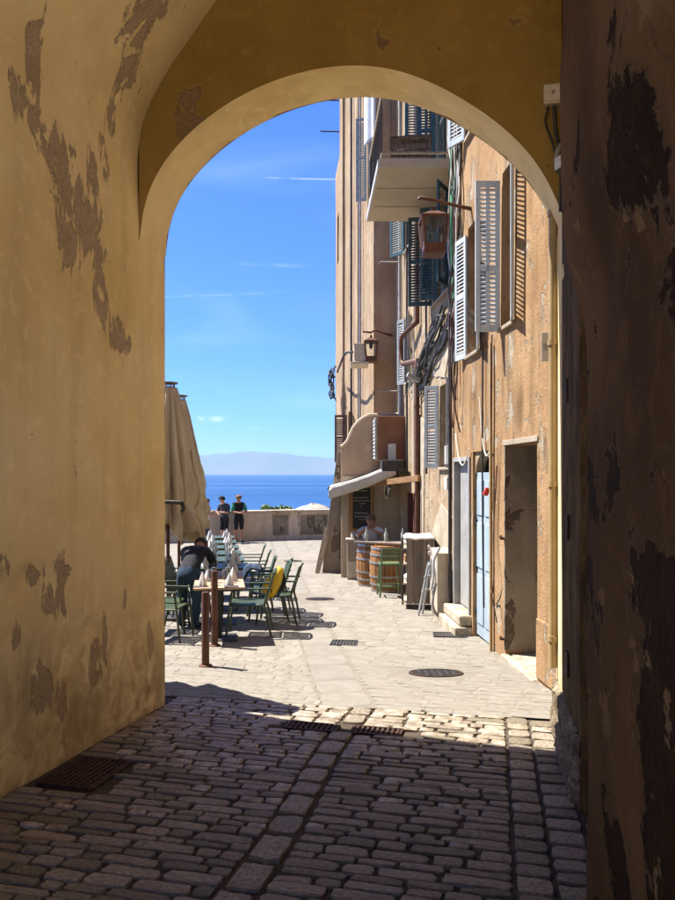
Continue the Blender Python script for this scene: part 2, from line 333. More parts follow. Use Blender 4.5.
surf('worn_stone',[(.40,.33,.24),(.52,.44,.33),(.62,.54,.42)],scale=5,rough=.85,bump=.8,bscale=22,speck=.3,rnd=.1,spec=.06)
surf('jamb_stone',[(.07,.042,.015),(.12,.075,.03),(.18,.12,.055)],scale=5,rough=.85,bump=.8,bscale=26,speck=.4,stretch=(1,1,.5),spec=.04)
# ---------------------------------------------------------------- ground, sea, far shore
mb=MB()
ys=[-60,-30,-20,-12]+[-11+i*.5 for i in range(80)]
ys=[y for y in ys if y<28.6]+[28.6]
prof=[(y,gz(y)-.035) for y in ys]+[(28.9,-1.2),(30,-6),(36,-14),(60,-30),(120,-45),(44500,-60)]
xsn=[-44500,-200,-60,-20,-8,-4,0,4,8,20,60,200,44500]
for i in range(len(prof)-1):
    for j in range(len(xsn)-1):
        (y0,z0),(y1,z1)=prof[i],prof[i+1]; mb.quad((xsn[j],y0,z0),(xsn[j+1],y0,z0),(xsn[j+1],y1,z1),(xsn[j],y1,z1))
g=mb.build('ground','earth',weld=True,smooth=True); tag(g,'rocky ground falling from the street to the sea','ground',kind='structure')
m,nt,b=newmat('sea_water')
tcn=N(nt,'TexCoord'); mp=N(nt,'Mapping',{'Vector':tcn.outputs['Object'],'Scale':(.0006,.004,1)})
n1=N(nt,'TexNoise',{'Vector':mp.outputs[0],'Scale':1.0,'Detail':5.0,'Distortion':.4})
mp2=N(nt,'Mapping',{'Vector':tcn.outputs['Object'],'Scale':(.05,.12,1)}); n2=N(nt,'TexNoise',{'Vector':mp2.outputs[0],'Scale':1.0,'Detail':6.0})
nt.links.new(RAMP(nt,n1.outputs[0],[(.38,(.010,.055,.15)),(.56,(.016,.072,.19)),(.66,(.035,.11,.24))]),b.inputs['Base Color'])
b.inputs['Roughness'].default_value=.5; b.inputs['Specular IOR Level'].default_value=.22
nt.links.new(N(nt,'Bump',{'Height':n2.outputs[0],'Strength':.6,'Distance':2.0}).outputs[0],b.inputs['Normal'])
mb=MB(); mb.quad((-44500,40,-25),(44500,40,-25),(44500,44500,-25),(-44500,44500,-25)); s=mb.build('sea','sea_water',fixn=False); tag(s,'deep blue sea out to the horizon beyond the parapet','sea',kind='structure')
surf('far_hill',[(.06,.075,.05),(.11,.11,.08)],scale=.0004,rough=.95,bump=0)
mb=MB()
def ridge(u):
    x=(u-.5)*2
    px=CX+x*600   # silhouette read as an angle, so it spans 60 km of coast
    h=455
    h+= -3.0*math.exp(-((px-235)/30)**2)-1.2*math.exp(-((px-285)/14)**2)+3*max(0,min(1,(px-290)/40))+3*nz3(px*.021,3,0)+1.5*nz3(px*.09,1,0)+.6*nz3(px*.3,1,0)
    return px,h
Yf=40000
for i in range(240):
    (p0,h0),(p1,h1)=ridge(i/240),ridge((i+1)/240)
    def cross(p,h):
        X=(p-CX)/F*Yf; z=(HZ-h)/F*Yf; 
        return [(X,Yf-1800,-30),(X,Yf-900,z*.45),(X,Yf,z),(X,Yf+1500,z*.7),(X,Yf+3200,-30)]
    a,b_=cross(p0,h0),cross(p1,h1)
    for k in range(4): mb.quad(a[k],b_[k],b_[k+1],a[k+1])
h=mb.build('far_hills','far_hill',weld=True,smooth=True); tag(h,'hazy blue hills on the far shore','hills',kind='structure')
m=bpy.data.materials.new('haze'); m.use_nodes=True; nt=m.node_tree; nt.nodes.clear(); MATS['haze']=m
pv=nt.nodes.new('ShaderNodeVolumePrincipled'); pv.inputs['Color'].default_value=(.50,.72,.95,1); pv.inputs['Density'].default_value=2.4e-5; pv.inputs['Anisotropy'].default_value=.2
om=nt.nodes.new('ShaderNodeOutputMaterial'); nt.links.new(pv.outputs[0],om.inputs['Volume'])
HAZE=True
if HAZE:
    mb=MB(); mb.box(-45500,45500,-45500,45500,-62,1500); hz=mb.build('haze','haze'); tag(hz,'thin blue sea haze','haze',kind='stuff')
# ---------------------------------------------------------------- cobbled passage floor and street paving
def slab_mesh(name,mat,jit=.0,segs=2,dome=.012,seed=0,rag=.06,flat=False):
    """unit stone 1 x 1 x top at z=0: chamfered, uneven outline; 32 triangles or so"""
    rd=random.Random(seed); mb=MB()
    ring=[]; n=12
    for k in range(n):
        a=2*PI*(k+.5)/n; c,s_=math.cos(a),math.sin(a); q=1/max(abs(c),abs(s_)); x=.5*c*q; y=.5*s_*q
        if abs(x)>.42 and abs(y)>.42: x*=.93; y*=.9
        x*=1-rag*rd.random(); y*=1-rag*1.5*rd.random(); ring.append((x,y))
    base=len(mb.v)
    lv=[(1.0,-1.0),(1.0,-.25),(.97,-.06),(.90,.0)] if not flat else [(1.0,-1.0),(1.0,-.25),(.985,-.03),(.95,.0)]
    jz=.06 if not flat else .006
    for (sc,z) in lv:
        for (x,y) in ring:
            mb.v.append((x*sc,y*(sc if sc>.9 else sc*.95),z+(rd.uniform(-jz,jz) if z>-.5 else 0)))
    for l in range(3):
        for k in range(n):
            a=base+l*n+k; b_=base+l*n+(k+1)%n; mb.f.append((a,b_,b_+n,a+n)); mb.mi.append(0)
    mb.v.append((rd.uniform(-.1,.1),rd.uniform(-.1,.1),(dome*10+rd.uniform(-.08,.1) if not flat else .02))); c=len(mb.v)-1
    for k in range(n): mb.f.append((base+3*n+k,base+3*n+(k+1)%n,c)); mb.mi.append(0)
    return mb,mb.mesh(name,mat,smooth=50)
cob=[slab_mesh('cobble','cobble_stone',seed=i,rag=.12,dome=.006) for i in range(14)]
lane=thing('cobbled_lane','cobbled floor of the shaded passage','cobbled floor'); lane['kind']='structure'; lane.pop('category',None)
lane['category']='cobbled floor'
# mortar bed
mb=MB()
def bed(l0,l1,w0,w1,off,nu=40,nv=12):
    def fn(u,v):
        x=w0+(w1-w0)*v; y=l0+(l1-l0)*u; p=l2w(x,y); return (p.x,p.y,gz(p.y)+off+.004*nz3(p.x,p.y,0,6))
    return fn
mb.grid(80,24,bed(-9,1.0,-.1,3.95,-.014)); mb.build('mortar','mortar',lane,smooth=True)
rd=random.Random(3)
stones=[]  # (local x, y, wx, wy, lift)
def row_fill(x0,x1,y,h,wmin,wmax):
    x=x0
    while x<x1-.05:
        w=rd.uniform(wmin,wmax)
        if x1-(x+w)<.1: w=x1-x
        stones.append((x+w/2,y+rd.uniform(-.006,.006),w-.007,h-.006+rd.uniform(-.010,.003),rd.uniform(-.004,.005))); x+=w
y=.22
while y>-5.6:
    h=rd.uniform(.062,.108)
    xs_=1.76+.03*math.sin(y*2)
    row_fill(.02,xs_-.1,y-h/2,h,.11,.36)
    if y<-.4: row_fill(xs_+.1,2.98,y-h/2+rd.uniform(-.015,.015),h,.11,.36)
    else: row_fill(xs_+.1,2.98,y-h/2,h,.11,.36)
    y-=h
y=.22
while y>-5.6:
    h=rd.uniform(.2,.32); xs_=1.76+.03*math.sin(y*2); stones.append((xs_,y-h/2,.175,h-.014,.006)); y-=h
y=.22
while y>-5.6:
    h=rd.uniform(.12,.2); stones.append((3.07,y-h/2,.17,h-.012,.002)); stones.append((3.26,y-h/2-.03,.19,h-.02,.0)); 
    if y<-1.6: stones.append((3.5,y-h/2,.26,h-.014,0)); 
    y-=h
def shown(s):
    p=l2w(s[0],s[1]); 
    if p.y<.3: return -1
    px=CX+F*p.x/p.y; py=HZ+F*(1.6-gz(p.y))/p.y
    if px<-60 or px>600 or py>930: return 0
    return s[2]*s[3]/p.y**3
# keep clear of the two grates
GR=[(.06,.5,-1.95,-1.42),(1.25,1.7,-.5,-.28),(1.78,2.2,-.5,-.28)]
stones=[s for s in stones if not any(a-.05<s[0]<b_+.05 and c<s[1]<d for a,b_,c,d in GR)]
stones.sort(key=shown,reverse=True)
st_mb=MB()
def add_stone(mbt,src,p,rz,sx,sy,sz):
    M=Matrix.Translation(p)@Matrix.Rotation(rz,4,'Z')@Matrix.Diagonal((sx,sy,sz,1)); n=len(mbt.v)
    mbt.v+=[tuple(M@Vector(v)) for v in src.v]; mbt.f+=[tuple(n+i for i in f) for f in src.f]; mbt.mi+=[0]*len(src.f)
for i,s in enumerate(stones):
    p=l2w(s[0],s[1]); P=(p.x,p.y,gz(p.y)+s[4]+.004); k=rd.randrange(14); rz=ARZ+rd.uniform(-.03,.03)+(PI if rd.random()<.5 else 0)
    slope=math.atan((gz(p.y+.1)-gz(p.y-.1))/.2)
    if i<298: 
        o=inst(cob[k][1],'cobble',lane,P,(slope+rd.uniform(-.03,.03),rd.uniform(-.02,.02),rz) if abs(rz)<1 else (-slope,0,rz),(s[2],s[3],.035))
    else: add_stone(st_mb,cob[k][0],P,rz,s[2],s[3],.035)
o=st_mb.build('cobbles','cobble_stone',lane,smooth=50,fixn=False); o['kind']='stuff'
# street paving beyond the arch
street=thing('street_paving','pale sunlit stone paving of the street','paving'); street['kind']='structure'
mb=MB()
def stf(u,v):
    Y=4.8+(28.4-4.8)*u**1.3; X=-9+13*v
    return (X,Y,gz(Y)-.012)
mb.grid(70,10,stf)
# keep the bed outside the gatehouse: follow the arch plane on the near side
mb.v=[(x,max(y,l2w(*w2l(x,4))[1] if False else (AL+AU*((x-AL.x)/AU.x)).y+.24),z) for x,y,z in mb.v]
mb.v=[(x,y,gz(y)-.004) for x,y,z in mb.v]
mb.build('joint_bed','paving_joint',street,smooth=True)
pav=[slab_mesh('paver','paving_stone',seed=50+i,rag=.03,dome=.004,flat=True) for i in range(8)]
slb=[slab_mesh('slab','smooth_slab',seed=80+i,rag=.012,dome=.002,flat=True) for i in range(6)]
def seam(Y): return -.09+(-.118)*(Y-5.9)   # world X of the left seam of the smooth band
pv=[]
v=.26
def yrow(x,v): return (AL+AU*((x-AL.x)/AU.x)).y+v   # rows start parallel to the arch
HOLES=[(2.271-.3,2.271+.3)]
DR=[]
def drain_px(px,py,w,d):
    lo,hi=2,40
    for _ in range(50):
        m_=(lo+hi)/2
        if HZ+F*(1.6-gz(m_))/m_>py: lo=m_
        else: hi=m_
    DR.append(((px-CX)/F*lo,lo,w,d)); return DR[-1]
MAN=drain_px(436,673,.62,.62); D1=drain_px(344,643,.34,.34); D2=drain_px(450,635,.46,.34); D3=drain_px(320,599,.62,.62); D4=drain_px(293,561,.9,.55)
while v<23.5:
    far=v>4.5
    h=rd.uniform(.10,.15) if v<4.5 else (rd.uniform(.2,.3) if v<10 else rd.uniform(.4,.55))
    # left field
    x=-6.5 if v>1 else -3.2
    while True:
        Y0=yrow(x,v)*1.0; xe=seam(Y0)-.02
        if x>xe-.06: break
        w=rd.uniform(.16,.34) if v<4.5 else (rd.uniform(.3,.6) if v<10 else rd.uniform(.5,1.0)); w=min(w,xe-x)
        pv.append((x+w/2,v+h/2,w-.004,h-.005,0)); x+=w
    x=seam(yrow(0,v))+.47
    while x<2.6:
        w=rd.uniform(.22,.55) if v<4.5 else (rd.uniform(.35,.7) if v<10 else rd.uniform(.6,1.0))
        if x+w>2.35: w=2.6-x
        pv.append((x+w/2,v+h/2,w-.004,h-.005,0)); x+=w
    v+=h
v=.26
while v<23.5:
    h=rd.uniform(.45,.7); Y0=yrow(seam(6),v+h/2); xc=seam(Y0)+.225; 
    pv.append((xc,v+h/2,.44,h-.01,1)); v+=h
def shown2(s):
    Y=yrow(s[0],s[1]); X=s[0]; px=CX+F*X/Y
    if px<160 or px>560: return 0
    return s[2]*s[3]/Y**3
def clear(s):
    Y=yrow(s[0],s[1])
    for (dx,dy,w,d) in DR:
        if abs(s[0]-dx)<(w+s[2])*.42 and abs(Y-dy)<(d+s[3])*.42: return False
    return not (s[0]>FX(Y)+.3) and Y<28.3
pv=[s for s in pv if clear(s)]
pv.sort(key=shown2,reverse=True)
st_mb=MB(); st2=MB(); cnt=[0,0]
for i,s in enumerate(pv):
    Y=yrow(s[0],s[1]); P=(s[0],Y,gz(Y)+rd.uniform(-.002,.002)); k=s[4]
    src=(slb if k else pav)[rd.randrange(6)]; rz=(ARZ if not k else math.atan(.118))+rd.uniform(-.008,.008)
    if cnt[k]<(240 if not k else 40):
        cnt[k]+=1; sl=math.atan((gz(Y+.1)-gz(Y-.1))/.2); inst(src[1],'slab' if k else 'paver',street,P,(sl,0,rz),(s[2],s[3],.02))
    else: add_stone(st2 if k else st_mb,src[0],P,rz,s[2],s[3],.02)
o=st_mb.build('pavers','paving_stone',street,smooth=50,fixn=False); o['kind']='stuff'
if st2.v:
    o=st2.build('slabs','smooth_slab',street,smooth=50,fixn=False); o['kind']='stuff'
# ---------------------------------------------------------------- the archway passage
AB=(AL.x,AL.y,0)
arch=thing('archway_passage','plastered vaulted passage with a round arch opening on the street','archway',AB,ARZ)
ARC=[(0,3.52),(.008,3.7),(.025,3.84),(.102,4.03),(.28,4.26),(.489,4.434),(.769,4.60),(1.07,4.713),(1.303,4.766),(1.628,4.795),(1.774,4.79),(2.105,4.725),(2.329,4.625),(2.578,4.474),(2.885,4.236),(3.096,4.03),(3.242,3.815),(3.34,3.62),(AW,3.5)]
def smooth_arc(n):
    P=[(p.x,p.y) for p in bez([Vector((a,b_,0)) for a,b_ in ARC],12)]
    D=[0]
    for a,b_ in zip(P,P[1:]): D.append(D[-1]+math.dist(a,b_))
    out=[]; M_=96; j=0
    for i in range(M_+1):
        t=D[-1]*i/M_
        while j<len(D)-2 and D[j+1]<t: j+=1
        k=(t-D[j])/max(1e-9,D[j+1]-D[j]); out.append((P[j][0]+(P[j+1][0]-P[j][0])*k,P[j][1]+(P[j+1][1]-P[j][1])*k))
    for _ in range(40): out=[out[0]]+[((out[i-1][0]+2*out[i][0]+out[i+1][0])/4,(out[i-1][1]+2*out[i][1]+out[i+1][1])/4) for i in range(1,M_)]+[out[-1]]
    return out
arc=smooth_arc(6)
def arc_z(x):
    if x<=0: return 3.5
    for (a,b_),(c,d) in zip(arc,arc[1:]):
        if a<=x<=c and c>a: return b_+(d-b_)*(x-a)/(c-a)
    return 3.5
VP=[(0,-1.2),(0,0),(0,1),(0,2),(0,3),(0,3.7),(-.01,4.0),(-.005,4.3),(.055,4.58),(.235,4.89),(.457,5.17),(.675,5.43),(.95,5.68),(1.3,5.88),(1.7,5.95),(2.2,5.97),(2.7,5.98),(3.1,5.97),(3.3,5.9),(3.36,5.6),(3.367,4.6),(3.367,3)]
vp=[(p.x,p.y) for p in bez([Vector((a,b_,0)) for a,b_ in VP],6)]
def vz(x):
    for (a,b_),(c,d) in zip(vp[40:],vp[41:]):
        if a<=x<=c and c>a: return b_+(d-b_)*(x-a)/(c-a)
    return 4.2
mb=MB(); n=len(vp)-1; T=.47; DEEP=-6.2  # passage cut short behind the camera to let daylight in
def vf(u,v):
    i=min(int(round(u*n)),n); x,z=vp[i]; t=v**1.6; y=-T+(DEEP+T)*t
    k=min(1,(-y-T)/.5)*1.0
    dx=(.022*nz3(y,z,0,.9)+.008*nz3(y,z,5,2.6)+.003*nz3(y,z,5,8))*k
    return (x+dx*(1 if x<1.7 else -1),y,z+(dx if z>4.6 else 0))
mb.grid(n,70,vf); mb.build('vault','yellow_plaster',arch,smooth=True)
# ring of the arch: jambs and soffit
jx=[(0,-1.2),(0,-.6),(0,0),(0,.6),(0,1.2),(0,1.8),(0,2.4),(0,3.0)]
ring=jx+arc+[(AW-x,z) for x,z in jx[::-1]]
m2=[]
for (a,b_),(c,d) in zip(ring,ring[1:]):
    for k in range(3 if math.dist((a,b_),(c,d))>.2 else 1): m2.append((a+(c-a)*k/(3 if math.dist((a,b_),(c,d))>.2 else 1),b_+(d-b_)*k/(3 if math.dist((a,b_),(c,d))>.2 else 1)))
m2.append(ring[-1]); ring=m2
def chip(x,z,y):  # outer arris is chipped
    k=max(0,1-(-y)/.05); return .012*k*max(0,nz3(x*3,z*9,2,1)+.1)+.006*k*max(0,nz3(x*8,z*30,2,1))
mb=MB()
def rf(u,v):
    i=int(round(u*(len(ring)-1))); x,z=ring[i]; y=-T*(1-v)
    c=chip(x,z,y); dx=c*(-1 if x<AW/2 else 1); 
    return (x+dx,y-c*.5,z+(c*.7 if z>3.6 else 0))
mb.grid(len(ring)-1,12,rf); mb.build('arch_ring','yellow_plaster',arch,smooth=True)
# inner face above the arch
mb=MB(); xs2=[.0005+i*(AW-.001)/90 for i in range(91)]
for a,b_ in zip(xs2,xs2[1:]):
    mb.quad((a,-T,arc_z(a)),(b_,-T,arc_z(b_)),(b_,-T,max(vz(b_),arc_z(b_))+.05),(a,-T,max(vz(a),arc_z(a))+.05))
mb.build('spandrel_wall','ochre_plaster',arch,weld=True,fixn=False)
# street face and masses around the passage
mb=MB(); H=8.2
for a,b_ in zip(xs2,xs2[1:]): mb.quad((a,0,arc_z(a)),(a,0,H),(b_,0,H),(b_,0,arc_z(b_)))
mb.quad((-7,0,-1.5),(-7,0,H),(0,0,H),(0,0,-1.5)); mb.quad((AW,0,-1.5),(AW,0,H),(4.4,0,H),(4.4,0,-1.5))
mb.build('street_face','tan_plaster',arch)
mb=MB(); mb.box(-7,-.05,DEEP,-.02,-1.4,H); mb.box(-.05,4.4,DEEP,-.02,6.05,H-.01); mb.box(3.95,4.4,-4.9,-.02,-1.4,6.05); mb.box(3.9,4.4,DEEP,-4.9,4.1,6.05)  # gap at the right rear is added to let light onto the left wall
mb.build('masonry','tan_plaster',arch)
# right side: jamb, gate recess, near pier
mb=MB()
def jf(u,v):
    pts=[(AW+.55,-1.62),(AW+.03,-1.62),(AW,-1.58),(AW,-1.1),(AW,-.8),(AW+.0,-T)]
    i=int(round(u*5)); x,y=pts[i]; z=-1.2+v*7.2
    c=.014*nz3(y*4,z*3,1,1)+.006*nz3(y*9,z*12,1,1)
    return (x+c*.8 if i<5 else x,y,z)
mb.grid(5,90,jf); mb.build('gate_jamb','jamb_stone',arch,smooth=30)
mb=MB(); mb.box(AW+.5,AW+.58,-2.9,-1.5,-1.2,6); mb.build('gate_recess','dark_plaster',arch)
mb=MB()
def pf(u,v):
    z=-1.0+v*7.0
    bul=.105*(1/(1+math.exp(-(z-2.33)*16))); tap=.0
    r=.09+.16*(bul/.105)
    X0=3.25-bul; Y0=-2.74
    path=[(X0+.75,Y0),(X0+r,Y0)]+[(X0+r-r*math.sin(a),Y0-r+r*math.cos(a)) for a in [R(t) for t in (15,30,45,60,75,90)]]+[(X0,Y0-r-2.05*(k/14)**1.3) for k in range(1,15)]+[(X0+.75,Y0-r-2.06)]
    i=min(int(round(u*(len(path)-1))),len(path)-1); x,y=path[i]
    c=.012*nz3(y,z,0,1.5)+.005*nz3(y,z,3,5)
    return (x-c,y,z)
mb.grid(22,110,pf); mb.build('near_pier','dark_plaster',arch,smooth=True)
surf('foot_stone',[(.16,.12,.075),(.24,.19,.125),(.32,.26,.18)],scale=7,rough=.9,bump=1.0,bscale=30,speck=.4,spec=.05)
# stone blocks at the foot of the jamb
blk=[(.14,.30,.24,.20),(.13,-.02,.26,.3),(.16,-.32,.22,.26)]
zb=-.56
for i,(hgt,yy,dx,dl) in enumerate([(.26,-.25,.07,.5),(.2,-.2,.055,.42),(.22,-.8,.06,.5),(.18,-.75,.05,.42),(.24,-1.3,.05,.44),(.16,-1.28,.04,.4)]):
    pass
zz=-.56
for r_,(hgt,y0,y1,dx) in enumerate([(.22,-1.58,-1.0,.05),(.2,-1.58,-1.12,.04),(.24,-.98,-.42,.055),(.2,-1.1,-.5,.045),(.25,-.40,.02,.05),(.19,-.48,.0,.04)]):
    p=l2w(AW,(y0+y1)/2); zbase=gz(p.y)-.02+(0 if r_%2==0 else .235)
    mb=MB(); rr=random.Random(r_)
    mb.grid(14,10,lambda u,v: (AW-dx*(1-(2*abs(u-.5))**6)*(1-(2*abs(v-.5))**6)+.022*nz3(u*7,v*7,r_,1)+.01*nz3(u*20,v*16,r_,1),y0+(y1-y0)*u,zbase+hgt*v))
    mb.build('stone_block','foot_stone',arch,smooth=35)
# gate rebates: dark pockets and an iron pintle
surf('rust_iron',[(.035,.02,.014),(.08,.04,.025)],scale=12,rough=.8,bump=.4,metallic=.3)
for (px,py) in ((566,391),(567,527),(567,664)):
    a=(px-CX)/F; d=Vector((a,1)); t=(AL+AU*(AW-.01)).dot(AU)/d.dot(AU); p=d*t; lx,ly=w2l(p.x,p.y); z=zat(py,p.y)
    mb=MB(); mb.box(AW-.016,AW+.03,ly-.06,ly+.06,z-.08,z+.08); mb.build('iron_socket','rust_iron',arch,bevel=.006)

# unseen pale house beyond the side gap, added to bounce sunlight into the passage
plaster('bounce_plaster',((.62,.54,.40),(.70,.62,.48),(.75,.68,.55)),((.5,.42,.3),(.6,.5,.38)),thr=.66,nscale=1.2,streak=.2,grainb=.3)
LH=thing('bounce_house','unseen pale house added behind the camera to bounce light inside','house',(l2w(9.2,-6).x,l2w(9.2,-6).y,-.4),ARZ)
mb=MB(); mb.box(0,5,-6,5.2,-1.5,8.0); mb.build('wall','bounce_plaster',LH)
mb=MB(); mb.prism([(-6.3,8.0),(5.5,8.0),(-.4,9.6)],0,-.3,5.3); mb.build('roof','bounce_plaster',LH)
for yy in (-4,-1.2,1.8):
    mb=MB(); mb.box(-.03,.05,yy-.5,yy+.5,4.4,6.0); w_=mb.build('window','ochre_plaster',LH)

mb=MB(); mb.grid(12,20,lambda u,v:(-14+28*u,-16+14.5*v,gz(-16+14.5*v)-.02)); surf('bounce_stone',[(.70,.62,.49),(.78,.70,.57)],scale=1.5,rough=.85,bump=.2); o=mb.build('bounce_paving','bounce_stone'); tag(o,'unseen pale paving added behind the passage to bounce light inside','paving',kind='structure')  # unseen bright floor, added to throw sunlight up onto walls and vault
# ---------------------------------------------------------------- materials of the houses
surf('white_shutter',[(.45,.51,.57),(.57,.63,.69)],scale=4,rough=.55,bump=.15,rnd=.05,speck=.15,stretch=(3,3,.6))
surf('grey_shutter',[(.30,.33,.35),(.40,.43,.45)],scale=5,rough=.6,bump=.2,rnd=.05,speck=.2)
surf('teal_shutter',[(.035,.085,.10),(.06,.13,.15)],scale=5,rough=.5,bump=.15,rnd=.1,speck=.1)
surf('brown_shutter',[(.10,.06,.04),(.16,.1,.07)],scale=5,rough=.6,bump=.2,rnd=.1)
surf('blue_door_paint',[(.29,.37,.44),(.38,.46,.53)],scale=3,rough=.5,bump=.15,rnd=.04,speck=.12,stretch=(2,2,.5))
surf('pale_grey_paint',[(.27,.27,.26),(.36,.355,.34)],scale=3,rough=.6,bump=.15,speck=.1)
surf('brown_iron',[(.085,.035,.02),(.13,.055,.032)],scale=9,rough=.55,bump=.2,rnd=.06,metallic=.1)
surf('dark_iron',[(.03,.03,.03),(.06,.055,.05)],scale=9,rough=.6,bump=.25,metallic=.3)
surf('dark_wood',[(.06,.04,.03),(.12,.085,.065),(.17,.13,.1)],scale=3,rough=.8,bump=.5,stretch=(6,6,.6),rnd=.12)
surf('grey_wood',[(.13,.10,.08),(.19,.155,.125),(.25,.2,.165)],scale=3,rough=.85,bump=.5,stretch=(8,8,.5),rnd=.12)
surf('red_wood',[(.09,.03,.022),(.14,.05,.035)],scale=3,rough=.6,bump=.2,stretch=(6,6,.6),rnd=.1)
surf('warm_wood',[(.22,.115,.045),(.32,.18,.08)],scale=3,rough=.6,bump=.3,stretch=(2,2,5),rnd=.1)
surf('barrel_wood',[(.20,.085,.028),(.29,.135,.045),(.36,.18,.07)],scale=3,rough=.55,bump=.3,stretch=(5,5,.7),rnd=.15)
surf('hoop_metal',[(.30,.29,.28),(.42,.41,.39)],scale=9,rough=.45,bump=.2,metallic=.7)
surf('cable_black',[(.025,.023,.022),(.05,.045,.04)],scale=9,rough=.6,bump=.1)
surf('cable_grey',[(.20,.19,.18),(.32,.3,.28)],scale=9,rough=.6,bump=.1)
surf('cable_cream',[(.60,.55,.45),(.70,.65,.55)],scale=9,rough=.6,bump=.1)
surf('cable_green',[(.02,.16,.06),(.04,.26,.10)],scale=9,rough=.5,bump=.1)
surf('cream_pipe',[(.30,.21,.095),(.37,.27,.13)],scale=4,rough=.5,bump=.1)
surf('zinc',[(.28,.28,.28),(.4,.4,.4)],scale=5,rough=.5,metallic=.5,bump=.15)
surf('white_plastic',[(.45,.44,.41),(.56,.55,.52)],scale=5,rough=.45,bump=.06,speck=.08)
surf('beige_plastic',[(.48,.41,.30),(.58,.50,.38)],scale=5,rough=.5,bump=.06,speck=.1)
surf('concrete',[(.28,.23,.17),(.34,.285,.215),(.4,.34,.265)],scale=3,rough=.85,bump=.3,bscale=40,speck=.1)
surf('balcony_underside',[(.44,.36,.26),(.52,.43,.32)],scale=2,rough=.85,bump=.2,bscale=30)
surf('roof_tile',[(.35,.16,.09),(.46,.24,.14)],scale=4,rough=.85,bump=.3,rnd=.15)
surf('white_cloth',[(.46,.45,.42),(.55,.54,.51)],scale=3,rough=.85,bump=.1,sheen=.2)
surf('laundry_cloth',[(.50,.52,.55),(.62,.64,.66)],scale=3,rough=.85,bump=.1)
surf('awning_cloth',[(.42,.40,.365),(.50,.485,.45)],scale=2,rough=.8,bump=.1)
surf('dark_interior',[(.012,.011,.01),(.03,.026,.022)],scale=2,rough=.9,bump=0)
surf('red_plastic',[(.5,.03,.02),(.6,.05,.03)],scale=4,rough=.4,bump=.05)
m,nt,b=newmat('window_glass'); b.inputs['Base Color'].default_value=(.03,.045,.055,1); b.inputs['Roughness'].default_value=.08; b.inputs['Specular IOR Level'].default_value=.8
m,nt,b=newmat('lantern_glass'); b.inputs['Base Color'].default_value=(.9,.92,.9,1); b.inputs['Roughness'].default_value=.05; b.inputs['Transmission Weight'].default_value=.95; b.inputs['IOR'].default_value=1.02
# ---------------------------------------------------------------- facade builder
def facade(parent,name,mat,p0,p1,z0,z1,holes,depth=.22,top=None,nsub=.6,seed=0):
    """wall from p0 to p1 (plan) facing the street (-x side); holes = (s0,s1,za,zb) measured along Y from world Y values"""
    p0=Vector(p0); p1=Vector(p1); L=(p1-p0).length; d=(p1-p0)/L; nrm=Vector((-d.y,d.x)) 
    if nrm.x>0: nrm=-nrm
    ss=sorted(set([0,L]+[h[0] for h in holes]+[h[1] for h in holes]+[i*nsub for i in range(1,int(L/nsub)+1) if i*nsub<L]))
    zs=sorted(set([z0,z1]+[h[2] for h in holes]+[h[3] for h in holes]+[z0+i*nsub for i in range(1,int((z1-z0)/nsub)+1) if z0+i*nsub<z1]))
    mb=MB(); inh=lambda s,z:any(h[0]<s<h[1] and h[2]<z<h[3] for h in holes)
    def P(s,z,o=0):
        b_=.012*nz3(s,z,seed,.7)+.006*nz3(s,z,seed+3,2.5)
        q=p0+d*s+nrm*(b_ if o==0 else o); return (q.x,q.y,z)
    for a,b_ in zip(ss,ss[1:]):
        for c,e in zip(zs,zs[1:]):
            if not inh((a+b_)/2,(c+e)/2): mb.quad(P(a,c),P(b_,c),P(b_,e),P(a,e))
    for (a,b_,c,e) in [h[:4] for h in holes]:
        D=-depth
        mb.quad(P(a,c),P(a,c,D),P(a,e,D),P(a,e)); mb.quad(P(b_,c),P(b_,e),P(b_,e,D),P(b_,c,D))
        mb.quad(P(a,e),P(a,e,D),P(b_,e,D),P(b_,e)); mb.quad(P(a,c),P(b_,c),P(b_,c,D),P(a,c,D))
    # end walls, back and roof
    D=-5.5
    mb.quad(P(0,z0),P(0,z1),P(0,z1,D),P(0,z0,D)); mb.quad(P(L,z0),P(L,z0,D),P(L,z1,D),P(L,z1)); mb.quad(P(0,z1),P(L,z1),P(L,z1,D),P(0,z1,D)); mb.quad(P(0,z0,D),P(0,z1,D),P(L,z1,D),P(L,z0,D))
    o=mb.build(name,mat,parent,world=True,fixn=False)
    return o,p0,d,nrm
